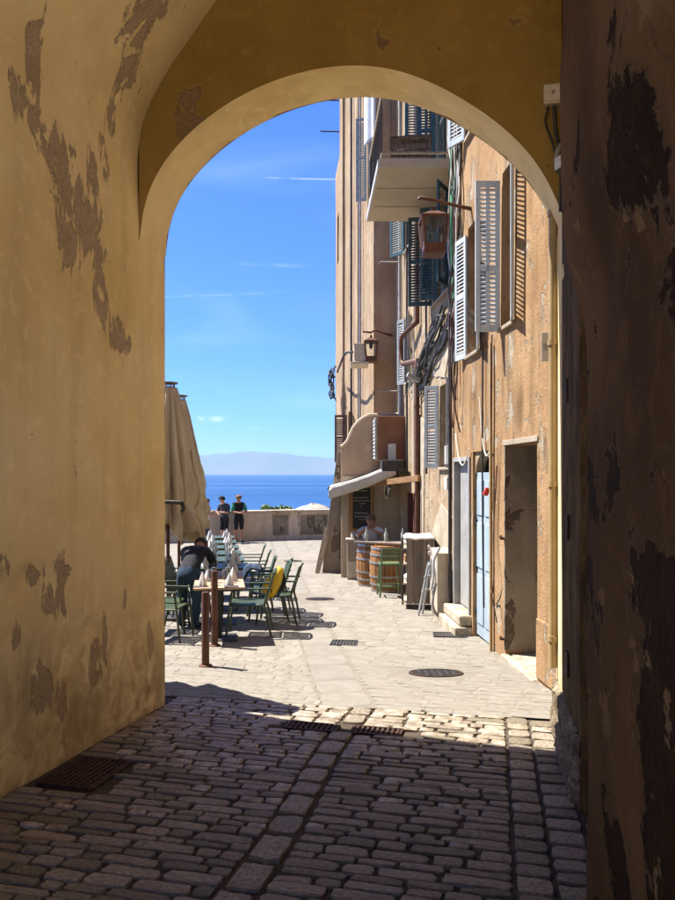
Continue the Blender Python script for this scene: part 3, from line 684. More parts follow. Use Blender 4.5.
def leaf(name,w,h,mat,parent,loc,rz,nsl=None,cross=(.52,),t=.035,gap=.05,single=True,stuff=False,cols=1):
    """louvred shutter leaf hinged at its origin, running +x; slats are pieces of their own"""
    mb=MB(); fr=.055
    mb.box(0,fr,-t/2,t/2,0,h); mb.box(w-fr,w,-t/2,t/2,0,h); mb.box(fr,w-fr,-t/2+.001,t/2-.001,0,fr*1.5); mb.box(fr,w-fr,-t/2+.001,t/2-.001,h-fr*1.3,h)
    if cols==2: mb.box(w/2-.02,w/2+.02,-t/2+.001,t/2-.001,fr*1.5,h-fr*1.3)
    edges=[fr*1.5]+[c*h for c in cross]+[h-fr*1.3]
    for c in cross: mb.box(fr,w-fr,-t/2+.001,t/2-.001,c*h-.035,c*h+.035)
    o=mb.build(name,mat,parent,loc=loc,rot=(0,0,rz),bevel=.004)
    runs=[(fr,w-fr)] if cols==1 else [(fr,w/2-.02),(w/2+.02,w-fr)]
    tot=MB()
    for (xa,xb) in runs:
        sm=MB(); sm.box(0,xb-xa,-.004,.004,-.022,.022,Matrix.Rotation(R(38),4,'X')); me=None if stuff else sm.mesh('slat',mat)
        z=edges[0]+.03
        while z<edges[-1]-.02:
            if not any(abs(z-c*h)<.05 for c in cross):
                if stuff: tot.box(xa,xb,-.004,.004,-.022,.022,Matrix.Translation((0,0,z))@Matrix.Rotation(R(38),4,'X'))
                else: inst(me,'slat',o,(xa,0,z))
            z+=gap
    if stuff: s_=tot.build('slats',mat,o); s_['kind']='stuff'
    return o
def hrel(parent,P): return Vector(P)-wloc(parent)
AZ0=-1.3
# ======================================================================= house A (nearest, orange plaster)
pA0=(FX(5.62),5.62); pA1=(FX(10.72),10.72)
LA=(Vector(pA1)-Vector(pA0)).length; kA=LA/(10.72-5.62)
def sA(Y): return (Y-5.62)*kA
HA=thing('terraced_house','tall house with flaking orange plaster and pale louvred shutters, nearest the arch','house',(pA0[0]+.5,6.5,-.6))
hA=[(sA(7.10),sA(8.13),-1.3,1.93),(sA(7.82),sA(8.25),3.32,5.14),(sA(9.25),sA(9.78),3.25,5.02),(sA(8.73),sA(9.53),-1.3,1.90),(sA(9.66),sA(10.52),-1.3,1.78),(sA(7.68),sA(8.25),6.3,8.0),(sA(9.25),sA(9.78),6.3,8.0)]
oA,p0,d0,nA=facade(HA,'wall','orange_plaster',pA0,pA1,-1.3,10.5,hA,depth=.2)
rzA=math.atan2(d0.y,d0.x)
def PA(Y,off,z): return Vector((FX(Y),Y,z))+Vector((nA.x,nA.y,0))*off
def boxA(mb,Ya,Yb,oa,ob,za,zb):
    a=PA(Ya,0,0); M=Matrix.Translation((a.x,a.y,0))@Matrix.Rotation(rzA,4,'Z')  # local x along the wall, +y towards the street
    return mb.box(0,(Yb-Ya)*kA,oa,ob,za,zb,M)
# deep doorway: dim passage behind
mb=MB(); 
for (a,b_,c,e,f_,g_) in ((7.10,8.13,-1.5,-.2,1.93,2.0),):
    boxA(mb,7.0,7.10,-1.6,-.2,-1.2,2.0); boxA(mb,8.13,8.25,-1.6,-.2,-1.2,2.0); boxA(mb,7.0,8.25,-1.7,-1.6,-1.2,2.0); boxA(mb,7.0,8.25,-1.6,-.2,1.93,2.05)
mb.build('entrance_passage','grey_render',HA,world=True)
mb=MB(); boxA(mb,7.08,8.15,-1.6,.05,-.9,gz(7.9)+.05); mb.build('doorstep','worn_stone',HA,world=True,bevel=.012)
mb=MB(); boxA(mb,8.128,8.16,-.3,.004,gz(8)+.1,1.95); mb.build('door_reveal','grey_render',HA,world=True)
for z in (.85,-.32):
    mb=MB(); mb.tube([PA(8.15,.0,z),PA(8.15,.045,z),PA(8.10,.06,z+.03)],.018,6); mb.build('hinge_pin','rust_iron',HA,world=True)
# lintels and little scars above the door
mb=MB(); boxA(mb,7.06,8.2,-.05,.012,1.93,1.99); mb.build('lintel','concrete',HA,world=True,bevel=.006)
mb=MB(); boxA(mb,5.7,7.08,-.02,.02,gz(6.6)+.02,gz(6.6)+.62); o=mb.build('plinth','orange_plaster',HA,world=True,bevel=.01)
# windows: recess back with frame and glass
def window(parent,Ya,Yb,za,zb,PF,mat='white_shutter',back=-.17,bars=1,rz=None,k=1.0,boxf=None):
    mb=MB(); boxf(mb,Ya,Yb,back-.03,back-.01,za,zb); p=mb.build('window',"window_glass",parent,world=True)
    fm=MB(); t=.05/k; boxf(fm,Ya,Ya+t,back-.01,back+.03,za,zb); boxf(fm,Yb-t,Yb,back-.01,back+.03,za,zb); boxf(fm,Ya+t,Yb-t,back-.01,back+.028,za,za+.05); boxf(fm,Ya+t,Yb-t,back-.01,back+.028,zb-.05,zb)
    m_=(Ya+Yb)/2; boxf(fm,m_-.025,m_+.025,back-.01,back+.032,za+.05,zb-.05)
    for i in range(bars): z=za+(zb-za)*(i+1)/(bars+1); boxf(fm,Ya+t,m_-.025,back-.01,back+.02,z-.012,z+.012); boxf(fm,m_+.025,Yb-t,back-.01,back+.02,z-.012,z+.012)
    f=fm.build('frame',mat,p); f.location=-wloc(p)+Vector((0,0,0)) if False else (0,0,0)
    me=f.data; sh=wloc(p)
    for v_ in me.vertices: v_.co-=sh
    return p
for (Ya,Yb,za,zb) in ((7.82,8.25,3.32,5.14),(9.25,9.78,3.25,5.02),(7.68,8.25,6.3,8.0),(9.25,9.78,6.3,8.0)):
    w_=window(HA,Ya,Yb,za,zb,None,boxf=boxA,bars=2)
    mb=MB(); boxA(mb,Ya-.06,Yb+.06,-.15,.045,za-.05,za-.004); s_=mb.build('sill','concrete',HA,world=True,bevel=.006)
# shutters of the near window: far leaf stands out square to the wall, near leaf lies nearly open along it
def rzdir(v): return math.atan2(v.y,v.x)
nang=rzdir(nA)
o=leaf('shutter',.29,1.78,'white_shutter',HA,hrel(HA,PA(8.27,.02,3.28)),nang-R(3),gap=.052,cols=2,cross=(.42,)); o['label']='pale louvred shutter standing square to the wall'
# its small opening flap
mb=MB(); mb.box(.12,.22,-.03,-.018,.72,.80); inst(mb.mesh('flap','white_shutter'),'latch',o)
leaf('shutter',.33,1.8,'white_shutter',HA,hrel(HA,PA(7.80,.03,3.30)),nang+R(73),gap=.052)
leaf('shutter',.33,1.72,'white_shutter',HA,hrel(HA,PA(9.80,.02,3.22)),nang-R(78),gap=.052)
leaf('shutter',.33,1.72,'white_shutter',HA,hrel(HA,PA(9.22,.02,3.22)),nang+R(75),gap=.052)
for Y in (7.68,9.25): 
    leaf('shutter',.33,1.7,'white_shutter',HA,hrel(HA,PA(Y-.03,.03,6.3)),nang+R(75),gap=.052,stuff=True); leaf('shutter',.33,1.7,'white_shutter',HA,hrel(HA,PA(Y+.6,.03,6.3)),nang-R(60),gap=.052,stuff=True)
# pale render strip and mortar scars under the near window, whitewashed frame round the doors
surf('pale_render',[(.32,.26,.18),(.37,.31,.225),(.42,.36,.28)],scale=4,rough=.9,bump=.5,bscale=30)
def patch(name,pts,mat,PF,off,parent,seed=0,th=.006):
    """a scar of differently coloured render: ragged outline, a few mm thick, following the wall"""
    rr=random.Random(seed); out=[]
    n=len(pts)
    for i in range(n):
        a=Vector(pts[i]); b_=Vector(pts[(i+1)%n]); L_=(b_-a).length; k=max(2,int(L_/.06))
        for j in range(k):
            q=a.lerp(b_,j/k); dd=(b_-a).normalized(); pr=Vector((-dd.y,dd.x)); q=q+pr*(.03*nz3(q.x,q.y,seed,9)+.012*rr.uniform(-1,1)); out.append(q)
    mb=MB(); N_=len(out); f=[tuple(PF(q.x,off+th,q.y)) for q in out]; b0=[tuple(PF(q.x,off-.02,q.y)) for q in out]
    mb.v=f+b0; mb.f.append(tuple(range(N_))); mb.mi.append(0)
    for i in range(N_): mb.f.append((i,N_+i,N_+(i+1)%N_,(i+1)%N_)); mb.mi.append(0)
    bm=bmesh.new(); me=mb.mesh(name,mat); bm.from_mesh(me); bmesh.ops.triangulate(bm,faces=[f_ for f_ in bm.faces if len(f_.verts)>4]); bm.to_mesh(me); bm.free()
    sh=wloc(parent)
    for v_ in me.vertices: v_.co-=sh
    o=bpy.data.objects.new(name,me); COL.objects.link(o); o.parent=parent; return o
# blue double door with arched dark opening over it
D=thing
mb=MB(); boxA(mb,8.74,9.52,-.09,-.05,gz(9)+.02,1.62); door=mb.build('door','blue_door_paint',HA,world=True,bevel=.004); door['label']='pale blue double door'
for i,(a,b_) in enumerate(((8.76,9.12),(9.14,9.50))):
    for (za,zb) in ((-.4,.25),(.35,.95),(1.05,1.52)):
        mb=MB(); boxA(mb,a+.03,b_-.03,-.06,-.035,za,zb); q=mb.build('door_panel','blue_door_paint',door,bevel=.006); sh=wloc(door)
        for v_ in q.data.vertices: v_.co-=sh
for z in (-.25,.35,.95,1.35):
    for Y in (8.76,9.5):
        mb=MB(); boxA(mb,Y-.03,Y+.03,-.05,-.02,z-.035,z+.035); q=mb.build('hinge','dark_iron',door); sh=wloc(door)
        for v_ in q.data.vertices: v_.co-=sh
# filling round the arch above the door
mb=MB(); c0=9.13; rr_=.40
pts=[(8.73,1.62),(8.73,1.90)]+[(8.73,1.90)]
def fanfill():
    mb=MB(); n=16
    for i in range(n):
        a=PI-PI*i/n; b_=PI-PI*(i+1)/n
        y0,z0_=c0+.37*math.cos(a),1.60+.27*math.sin(a); y1,z1_=c0+.37*math.cos(b_),1.60+.27*math.sin(b_)
        mb.quad(PA(y0,-.03,z0_),PA(y1,-.03,z1_),PA(y1,-.03,1.90),PA(y0,-.03,1.90)); mb.quad(PA(y0,-.03,z0_),PA(y0,-.16,z0_),PA(y1,-.16,z1_),PA(y1,-.03,z1_))
    return mb
mb=fanfill(); mb.quad(PA(8.73,-.03,1.60),PA(8.76,-.03,1.60),PA(8.76,-.03,1.90),PA(8.73,-.03,1.90)); mb.quad(PA(9.50,-.03,1.60),PA(9.53,-.03,1.60),PA(9.53,-.03,1.90),PA(9.50,-.03,1.90)); mb.build('door_arch','tan_plaster',HA,world=True)
mb=MB(); boxA(mb,8.73,9.53,-.19,-.17,1.62,1.90); mb.build('fanlight','dark_interior',HA,world=True)
# pale grey blocked door on stone steps
mb=MB(); boxA(mb,9.66,10.52,-.10,-.06,gz(10)+.3,1.78); mb.build('door','pale_grey_paint',HA,world=True,bevel=.004)['label']='plain pale grey door above the stone step'
mb=MB(); boxA(mb,9.63,9.69,-.08,.03,gz(10)+.28,1.80); boxA(mb,10.49,10.55,-.08,.03,gz(10)+.28,1.80); boxA(mb,9.63,10.55,-.08,.032,1.78,1.84); mb.build('door_frame','pale_grey_paint',HA,world=True,bevel=.004)
mb=MB(); boxA(mb,9.56,10.62,-.10,.24,-.9,gz(10)+.13); mb.build('step','worn_stone',HA,world=True,bevel=.02)
mb=MB(); boxA(mb,9.6,10.58,-.10,.17,gz(10)+.14,gz(10)+.28); mb.build('step','worn_stone',HA,world=True,bevel=.02)
# cornice
mb=MB(); boxA(mb,5.62,10.72,-.1,.35,10.3,10.6); mb.build('eaves','concrete',HA,world=True)
# ======================================================================= house B (balcony, teal shutters)
OFFB=.10
def FXB(Y): return FX(Y)+OFFB
pB0=(FXB(10.74),10.74); pB1=(FXB(16.75),16.75); LB_=(Vector(pB1)-Vector(pB0)).length; kB=LB_/(16.75-10.74)
def sB(Y): return (Y-10.74)*kB
HB=thing('terraced_house','tan house with a concrete balcony, dark teal shutters and a brown drainpipe','house',(pB0[0]+.5,13,-.8))
hB=[(sB(11.5),sB(12.9),6.42,8.75),(sB(11.35),sB(12.55),4.62,6.2),(sB(11.25),sB(12.0),1.72,3.1),(sB(14.9),sB(15.4),3.6,5.0),(sB(13.5),sB(15.2),-1.5,1.2),(sB(14.7),sB(15.5),6.5,8.3)]
oB,_,dB,nB=facade(HB,'wall','tan_plaster',pB0,pB1,-1.4,11.5,hB,depth=.2,seed=9)
rzB=math.atan2(dB.y,dB.x); nangB=rzdir(nB)
def PB(Y,off,z): return Vector((FXB(Y),Y,z))+Vector((nB.x,nB.y,0))*off
def boxB(mb,Ya,Yb,oa,ob,za,zb):
    a=PB(Ya,0,0); M=Matrix.Translation((a.x,a.y,0))@Matrix.Rotation(rzB,4,'Z'); return mb.box(0,(Yb-Ya)*kB,oa,ob,za,zb,M)
for (Ya,Yb,za,zb) in ((11.5,12.9,6.42,8.75),(11.35,12.55,4.62,6.2),(11.25,12.0,1.72,3.1),(14.9,15.4,3.6,5.0),(14.7,15.5,6.5,8.3)):
    window(HB,Ya,Yb,za,zb,None,boxf=boxB,bars=2)
    if za!=6.42: mb=MB(); boxB(mb,Ya-.06,Yb+.06,-.15,.05,za-.05,za-.004); mb.build('sill','concrete',HB,world=True,bevel=.006)
def pairB(Ya,Yb,z,h,mat,a1,a2,w=None,stuff=True,cross=(.5,)):
    w=w or (Yb-Ya)/2
    leaf('shutter',w,h,mat,HB,hrel(HB,PB(Ya-.02,.03,z)),nangB+R(a1),stuff=stuff,cross=cross); leaf('shutter',w,h,mat,HB,hrel(HB,PB(Yb+.02,.03,z)),nangB-R(a2),stuff=stuff,cross=cross)
pairB(11.5,12.9,6.45,2.3,'teal_shutter',60,8,w=.42)
pairB(11.35,12.55,4.62,1.6,'teal_shutter',55,12,w=.42)
leaf('shutter',.30,1.6,'teal_shutter',HB,hrel(HB,PB(12.1,.03,4.62)),nangB-R(18),stuff=True)
leaf('shutter',.30,2.3,'teal_shutter',HB,hrel(HB,PB(12.3,.03,6.45)),nangB-R(14),stuff=True)
pairB(11.25,12.0,1.70,1.42,'grey_shutter',70,38,w=.26)
pairB(14.9,15.4,3.58,1.44,'grey_shutter',75,62,w=.26)
pairB(14.7,15.5,6.48,1.84,'teal_shutter',75,50,w=.4)
patch('render_patch',[(11.0,4.0),(12.5,4.3),(13.4,3.9),(12.9,3.4),(11.6,3.2)],'pale_render',PB,.012,HB,11)
patch('render_patch',[(13.3,2.6),(13.9,2.8),(14.3,1.7),(14.0,.3),(13.4,.2)],'pale_render',PB,.012,HB,12)
patch('render_patch',[(11.1,.9),(11.9,1.1),(12.6,.6),(12.7,-.7),(11.2,-.6)],'pale_render',PB,.012,HB,13)
# bar opening with dark interior
mb=MB(); boxB(mb,13.4,15.3,-1.6,-1.5,-1.0,1.3); boxB(mb,13.4,13.48,-1.5,-.2,-1.0,1.3); boxB(mb,15.22,15.3,-1.5,-.2,-1.0,1.3); boxB(mb,13.4,15.3,-1.5,-.2,1.2,1.3); mb.build('bar_interior','brown_render',HB,world=True)
for Y in (13.55,13.95,14.4,15.1):
    mb=MB(); boxB(mb,Y,Y+.07,-.1,.02,-.75,1.2); mb.build('bar_door_post','red_wood',HB,world=True,bevel=.005)
mb=MB(); mb.beam(PB(14.05,.02,-.55),PB(14.35,.02,1.1),.04); mb.build('door_brace','red_wood',HB,world=True)
mb=MB(); boxB(mb,13.6,13.93,-.09,-.07,-.7,1.1); mb.build('door_glass','laundry_cloth',HB,world=True)
mb=MB(); boxB(mb,14.45,14.75,-.09,-.07,-.7,1.1); mb.build('door_glass','laundry_cloth',HB,world=True)
# balcony
BAL0,BAL1=10.95,13.3
mb=MB()
def PBw(Y,X,z): return (X,Y,z)
# slab: trapezium in plan from the wall out
xo0,xo1=.66,.58
sl=[(FXB(BAL0)-.0,BAL0),(FXB(BAL1),BAL1),(xo1,BAL1),(xo0,BAL0)]
mb.poly([(x,y,6.40) for x,y in sl]); mb.poly([(x,y,6.54) for x,y in sl][::-1])
for i in range(4):
    (xa,ya),(xb,yb)=sl[i],sl[(i+1)%4]; mb.quad((xa,ya,6.40),(xb,yb,6.40),(xb,yb,6.54),(xa,ya,6.54))
bal=mb.build('balcony','balcony_underside',HB,world=True,bevel=.01)
sh=wloc(bal)
def sub(mb,name,mat,par=bal,bevel=0):
    q=mb.build(name,mat,par,bevel=bevel); s_=wloc(par)
    for v_ in q.data.vertices: v_.co-=s_
    return q
mb=MB(); 
for Y in (11.75,12.55): mb.box(.66,1.75,Y,Y+.02,6.392,6.399)
sub(mb,'underside_joint','concrete')
mb=MB(); sq=[(xo1-.02,BAL1+.02),(xo0-.02,BAL0-.02)]
mb.beam((xo0-.015,BAL0,6.46),(xo1-.015,BAL1,6.46),.03,.12); sub(mb,'edge_band','white_plastic')
def rail(a,b_):
    for z,w_ in ((6.64,.03),(7.55,.045)):
        mb=MB(); mb.beam((a[0],a[1],z),(b_[0],b_[1],z),w_); sub(mb,'rail','concrete')
    L_=math.dist(a,b_); k=int(L_/.13); bm_=MB(); bm_.box(-.005,.005,-.005,.005,6.54-6.54,1.0); me=bm_.mesh('baluster','dark_iron')
    for i in range(k+1):
        t=i/k; o=inst(me,'baluster',bal,(a[0]+(b_[0]-a[0])*t-sh[0],a[1]+(b_[1]-a[1])*t-sh[1],6.55-sh[2]))
rail((xo0+.04,BAL0+.04),(xo1+.04,BAL1-.04)); rail((xo0+.04,BAL0+.04),(FXB(BAL0)-.03,BAL0+.04)); rail((xo1+.04,BAL1-.04),(FXB(BAL1)-.03,BAL1-.04))
# slatted wooden crate on the balcony
ct=thing('slatted_crate','slatted wooden crate standing on the concrete balcony','crate',(1.25,12.0,6.545),R(-4))
for i in range(6):
    mb=MB(); mb.box(-.33,.33,-.2,-.18,.03+i*.105,.10+i*.105); mb.build('slat','dark_wood',ct,bevel=.003)
    mb=MB(); mb.box(-.33,.33,.18,.2,.03+i*.105,.10+i*.105); mb.build('slat','dark_wood',ct)
for x in (-.33,.30):
    for y in (-.18,.14):
        mb=MB(); mb.box(x,x+.035,y,y+.035,0,.72); mb.build('post','dark_wood',ct)
mb=MB(); mb.box(-.36,.36,-.22,.22,.72,.75); mb.build('top','dark_wood',ct)
mb=MB(); boxB(mb,10.74,16.75,-.1,.4,11.3,11.6); mb.build('eaves','concrete',HB,world=True)
# ======================================================================= house C (far, with the bar annexe)
HC=thing('terraced_house','tall far house of pinkish plaster standing forward beside the bar','house',(2,19,-.9))
cA=Vector((.90,16.78)); cB=Vector((.12,22.0)); cC=Vector((-.06,24.2))
LCc=(cB-cA).length
hC=[(3.2,3.95,1.95,3.35),(.35,.9,8.5,10.6),(.5,1.1,11.6,13.4)]
oC,_,dC,nC=facade(HC,'wall','pink_plaster',tuple(cA),tuple(cB),-1.6,17.5,hC,depth=.2,seed=21)
rzC=math.atan2(dC.y,dC.x); nangC=rzdir(nC)
def PC(s,off,z): q=cA+dC*s+nC*off; return Vector((q.x,q.y,z))
def boxC(mb,a,b_,oa,ob,za,zb):
    p=PC(a,0,0); M=Matrix.Translation((p.x,p.y,0))@Matrix.Rotation(rzC,4,'Z'); return mb.box(0,b_-a,oa,ob,za,zb,M)
for (a,b_,za,zb) in hC:
    window(HC,a,b_,za,zb,None,boxf=boxC,bars=2)
for (a,b_,za,zb,mt_) in ((3.2,3.95,1.95,3.35,'brown_shutter'),(.35,.9,8.5,10.6,'grey_shutter'),(.5,1.1,11.6,13.4,'grey_shutter')):
    w_=(b_-a)/2; leaf('shutter',w_,zb-za,mt_,HC,hrel(HC,PC(a-.02,.03,za)),nangC+R(70),stuff=True); leaf('shutter',w_,zb-za,mt_,HC,hrel(HC,PC(b_+.02,.03,za)),nangC-R(20),stuff=True)
# vertical breaks of the render: pilaster strips
for (a,b_,o_,h_) in ((2.1,2.35,.05,17.3),(4.6,5.2,.07,17.3),(0,.12,.035,17.4)):
    mb=MB(); boxC(mb,a,b_,-.02,o_,-1.2,h_); mb.build('pilaster_strip','pink_plaster',HC,world=True,bevel=.01)
# return wall that faces the arch (brown, shaded)
mb=MB(); mb.grid(6,40,lambda u,v:(.90+(1.62-.90)*u,16.775+.01*nz3(u*3,v*30,2,1),-1.4+v*18.8)); mb.build('return_wall','brown_render',HC,world=True)
mb=MB(); mb.box(1.40,1.62,16.68,16.8,-1.2,17.2); mb.build('corner_strip','pale_render',HC,world=True,bevel=.01)
mb=MB(); mb.box(-.3,2.2,16.6,22.2,17.4,17.7); mb.build('eaves','concrete',HC,world=True)
# lower wing at the far end
HD=thing('terraced_house','lower last house at the end of the row, seen edge on above the parapet','house',(1.5,23.2,-1))
oD,_,dD,nD=facade(HD,'wall','pink_plaster',tuple(cB+Vector((.0,.02))),tuple(cC),-1.8,11.9,[(.9,1.5,8.6,10.2)],depth=.2,seed=31)
mb=MB(); mb.prism([(22.05,11.9),(24.2,11.9),(24.3,12.0),(24.2,12.1),(22.05,13.0)],0,.10,5.2); mb.build('roof','roof_tile',HD,world=True)
for z in (12.55,13.55):
    mb=MB(); mb.tube([(.3,22.4+z*.0,z),(-.55,22.4,z+.02)],.022,6); mb.build('roof_rod','dark_iron',HD,world=True)
# annexe of the bar with curved coping
AX0,AX1=.085,1.55
HE=thing('bar_annexe','low brown rendered bar annexe with a curved top in front of the far house','bar',(.8,18,-1))
cur=[(AX0,2.22),(.16,2.27),(.24,2.36),(.30,2.50),(.38,2.68),(.48,2.80),(.60,2.90),(.75,2.97),(AX1,2.99)]
mb=MB(); mb.prism([(AX0,-1.3),(AX0,2.22)]+cur[1:]+[(AX1,-1.3)],1,16.35,16.6); w_=mb.build('front_wall','brown_render',HE,world=True,bevel=.01)
mb=MB(); mb.prism([(16.6,-1.4),(19.9,-1.4),(19.9,2.2),(16.6,2.2)],0,AX0,1.2); mb.build('side_wall','brown_render',HE,world=True)
cp=[(x,z) for x,z in cur]; mb=MB(); mb.tube([(x,16.47,z+.01) for x,z in cp],.05,8); mb.build('coping','pale_render',HE,world=True,smooth=60)
mb=MB(); mb.box(AX0+.02,1.5,16.31,16.348,-1.2,1.55); mb.build('wall_facing','cream_render',HE,world=True,bevel=.004)
mb=MB(); mb.prism([(.09,2.15),(.09,-1.3),(-.42,-1.3),(-.30,0),(.0,2.15)],1,17.2,20.6); mb.build('buttress','grey_render',HE,world=True,bevel=.01)
for (y,w_,h_) in ((17.1,.10,.9),(17.5,.12,1.1),(18.1,.12,.8)):
    mb=MB(); mb.beam((-.50+.02*y*.0,y,gz(y)-.02),(-.26,y+.1,gz(y)+h_),.05,w_,up=(1,0,0)); q=mb.build('leaning_board','cream_render',HE,world=True); q['label']='plank leaning on the side wall'
# ---------------------------------------------------------------- fixtures in the passage
def tubeo(name,pts,r,mat,label,cat,group=None,n=8,smooth=60,curve=6):
    mb=MB(); mb.tube(bez(pts,curve) if curve else pts,r,n); o=mb.build(name,mat,world=True,smooth=smooth); return tag(o,label,cat,group)
def L3(x,y,z): p=l2w(x,y); return Vector((p.x,p.y,z))
jb=thing('junction_box','small cream junction box high on the ochre wall in the corner of the arch','junction box',tuple(L3(3.30,-T-.0,4.33)),ARZ)
mb=MB(); mb.box(-.065,.065,-.075,0,-.06,.08); mb.build('box','beige_plastic',jb,bevel=.008)
mb=MB(); mb.box(-.052,.052,-.086,-.075,-.048,.068); c=mb.build('lid','beige_plastic',jb,bevel=.004)
mb=MB(); mb.lathe([(.012,0),(.012,.012),(.006,.016)],10); mb.build('knob','cable_grey',c,loc=(0,-.084,.01),rot=(R(90),0,0))
tubeo('cable',[L3(3.27,-T-.03,4.27),L3(3.25,-T-.04,4.15),L3(3.30,-T-.03,4.0),L3(3.335,-T-.02,3.85)],.009,'cable_black','thin black cable looping left out of the junction box','cable')
tubeo('cable',[L3(3.31,-T-.03,4.27),L3(3.32,-T-.03,4.1),L3(3.345,-T-.03,3.95),L3(3.36,-T-.03,3.7),L3(3.355,-T-.03,3.5)],.014,'cable_black','thick black cable dropping straight from the junction box','cable')
tubeo('cable_clamp',[L3(3.36,-T-.05,3.98),L3(3.33,-T-.05,3.92),L3(3.325,-T-.04,3.82)],.018,'cable_grey','pale bandaged cable joint beside the arch','cable joint')
fl=thing('floodlight','small dark floodlight fixed to the pier high beside the arch','floodlight',(0,0,0))
P0=L3(3.33,-1.25,0); px_=570; Yf_=3.6
fl.location=((569-CX)/F*3.55,3.55,zat(163,3.55)); fl.rotation_euler=(0,0,R(20))
mb=MB(); mb.prism([(-.05,-.035),(.05,-.06),(.05,.06),(-.05,.035)],1,-.05,.05); mb.build('housing','dark_iron',fl,bevel=.004)
mb=MB(); mb.box(-.058,-.05,-.04,.04,-.03,.03); mb.build('lens','laundry_cloth',fl)
mb=MB(); mb.tube([(.05,0,.0),(.16,.0,.01)],.012,8); mb.build('arm','dark_iron',fl)
# cream rainwater pipe against the outer edge of the arch
t=thing('drainpipe','tall cream downpipe against the outer edge of the arch','pipe',tuple(L3(AW-.02,-.12,gz(5.6))))
b0=wloc(t)
mb=MB(); mb.tube([L3(AW-.035,-.12,4.6)-b0,L3(AW-.035,-.12,.1)-b0],.032,12); mb.build('pipe','cream_pipe',t,smooth=50)
for z in (.3,1.5,2.6,3.6):
    mb=MB(); mb.tube([L3(AW-.035,-.12,z)-b0,L3(AW-.035,-.12,z+.045)-b0],.041,12); mb.build('collar','cream_pipe',t,smooth=50)
p=fa(549,690,.06); tubeo('drainpipe',[(p.x-.16,5.78,gz(5.78)+.02),(p.x-.16,5.78,.42)],.034,'cream_pipe','short cream pipe stub standing on the paving outside the arch','pipe',curve=0,n=12)
pl_=thing('number_plate','small white enamel plate fixed to the edge of the arch','plate',tuple(L3(AW-.08,-.03,zat(347,5.55))),ARZ)
mb=MB(); mb.box(-.035,.035,.0,.008,-.115,.115); mb.build('plate','white_plastic',pl_,bevel=.003)
mb=MB(); 
for k in range(3): mb.box(-.018,.018,-.002,.0,-.03-.02*k+.04,-.02-.02*k+.04)
mb.build('print','cable_grey',pl_)
# ---------------------------------------------------------------- drains and covers
def slope(Y): return math.atan((gz(Y+.1)-gz(Y-.1))/.2)
def grate(x,y,w,d,label,rz=0,nb=8,kind='drain_grate',cross=2,mat='dark_iron'):
    g=thing(kind,label,'drain',(x,y,gz(y)+.004),0); g.rotation_euler=(slope(y),0,rz)
    mb=MB(); t_=.02
    mb.box(-w/2,w/2,-d/2,-d/2+t_,-.02,.006); mb.box(-w/2,w/2,d/2-t_,d/2,-.02,.006); mb.box(-w/2,-w/2+t_,-d/2+t_,d/2-t_,-.02,.006); mb.box(w/2-t_,w/2,-d/2+t_,d/2-t_,-.02,.006)
    mb.build('frame',mat,g)
    bar=MB(); bar.box(-.011,.011,-d/2+t_,d/2-t_,-.015,.004); me=bar.mesh('bar',mat)
    for i in range(nb): inst(me,'bar',g,(-w/2+w*(i+1)/(nb+1),0,0))
    for j in range(cross):
        mb=MB(); yy=-d/2+d*(j+1)/(cross+1); mb.box(-w/2+t_,w/2-t_,yy-.006,yy+.006,-.016,.002); mb.build('cross_bar',mat,g)
    mb=MB(); mb.box(-w/2,w/2,-d/2,d/2,-.022,-.018); mb.build('sump','dark_interior',g)
q=l2w(.28,-1.68); grate(q.x,q.y,.40,.5,'iron drain grate in the cobbles by the foot of the yellow wall',ARZ,nb=9,cross=7,mat='rust_iron')
q=l2w(1.47,-.39); grate(q.x,q.y,.42,.2,'narrow dark grate in the shaded cobbles, left of its twin',ARZ,nb=9,cross=1,mat='rust_iron')
q=l2w(1.99,-.39); grate(q.x,q.y,.40,.2,'narrow dark grate in the shaded cobbles, right of its twin',ARZ,nb=9,cross=1,mat='rust_iron')
grate(D1[0],D1[1],.34,.34,'small square drain grate in the sunlit street',-.1,nb=7)
grate(D2[0],D2[1],.46,.34,'wide drain grate in front of the stone step',-.1,nb=10)
def cover(x,y,r,label,sc=.6):
    c=thing('manhole_cover',label,'manhole cover',(x,y,gz(y)+.004)); c.rotation_euler=(slope(y),0,0)
    mb=MB(); mb.lathe([(r,-.02),(r,.004),(r*.93,.006),(r*.92,.001),(r*.9,.001)],36); mb.build('ring','rust_iron',c)
    mb=MB(); mb.lathe([(r*.9,-.01),(r*.9,.004),(.001,.006)],36); mb.build('lid','dark_iron',c)
    c.scale=(1,sc,1)
    b_=MB(); 
    b_.box(-.03,.03,-.006,.006,.004,.010); me=b_.mesh('stud','dark_iron')
    for i in range(-3,4):
        for j in range(-3,4):
            if math.hypot(i,j)<3.4: inst(me,'stud',c,(i*r*.25,j*r*.25,0),(0,0,PI/2*((i+j)%2)))
cover(MAN[0],MAN[1],.29,'oval iron manhole cover in the street in front of the deep doorway'); cover(D3[0],D3[1],.27,'oval iron manhole cover in the middle of the street')
q=drain_px(293,561,.6,.5)
cover(q[0],q[1],.26,'farthest oval manhole cover, towards the parapet')
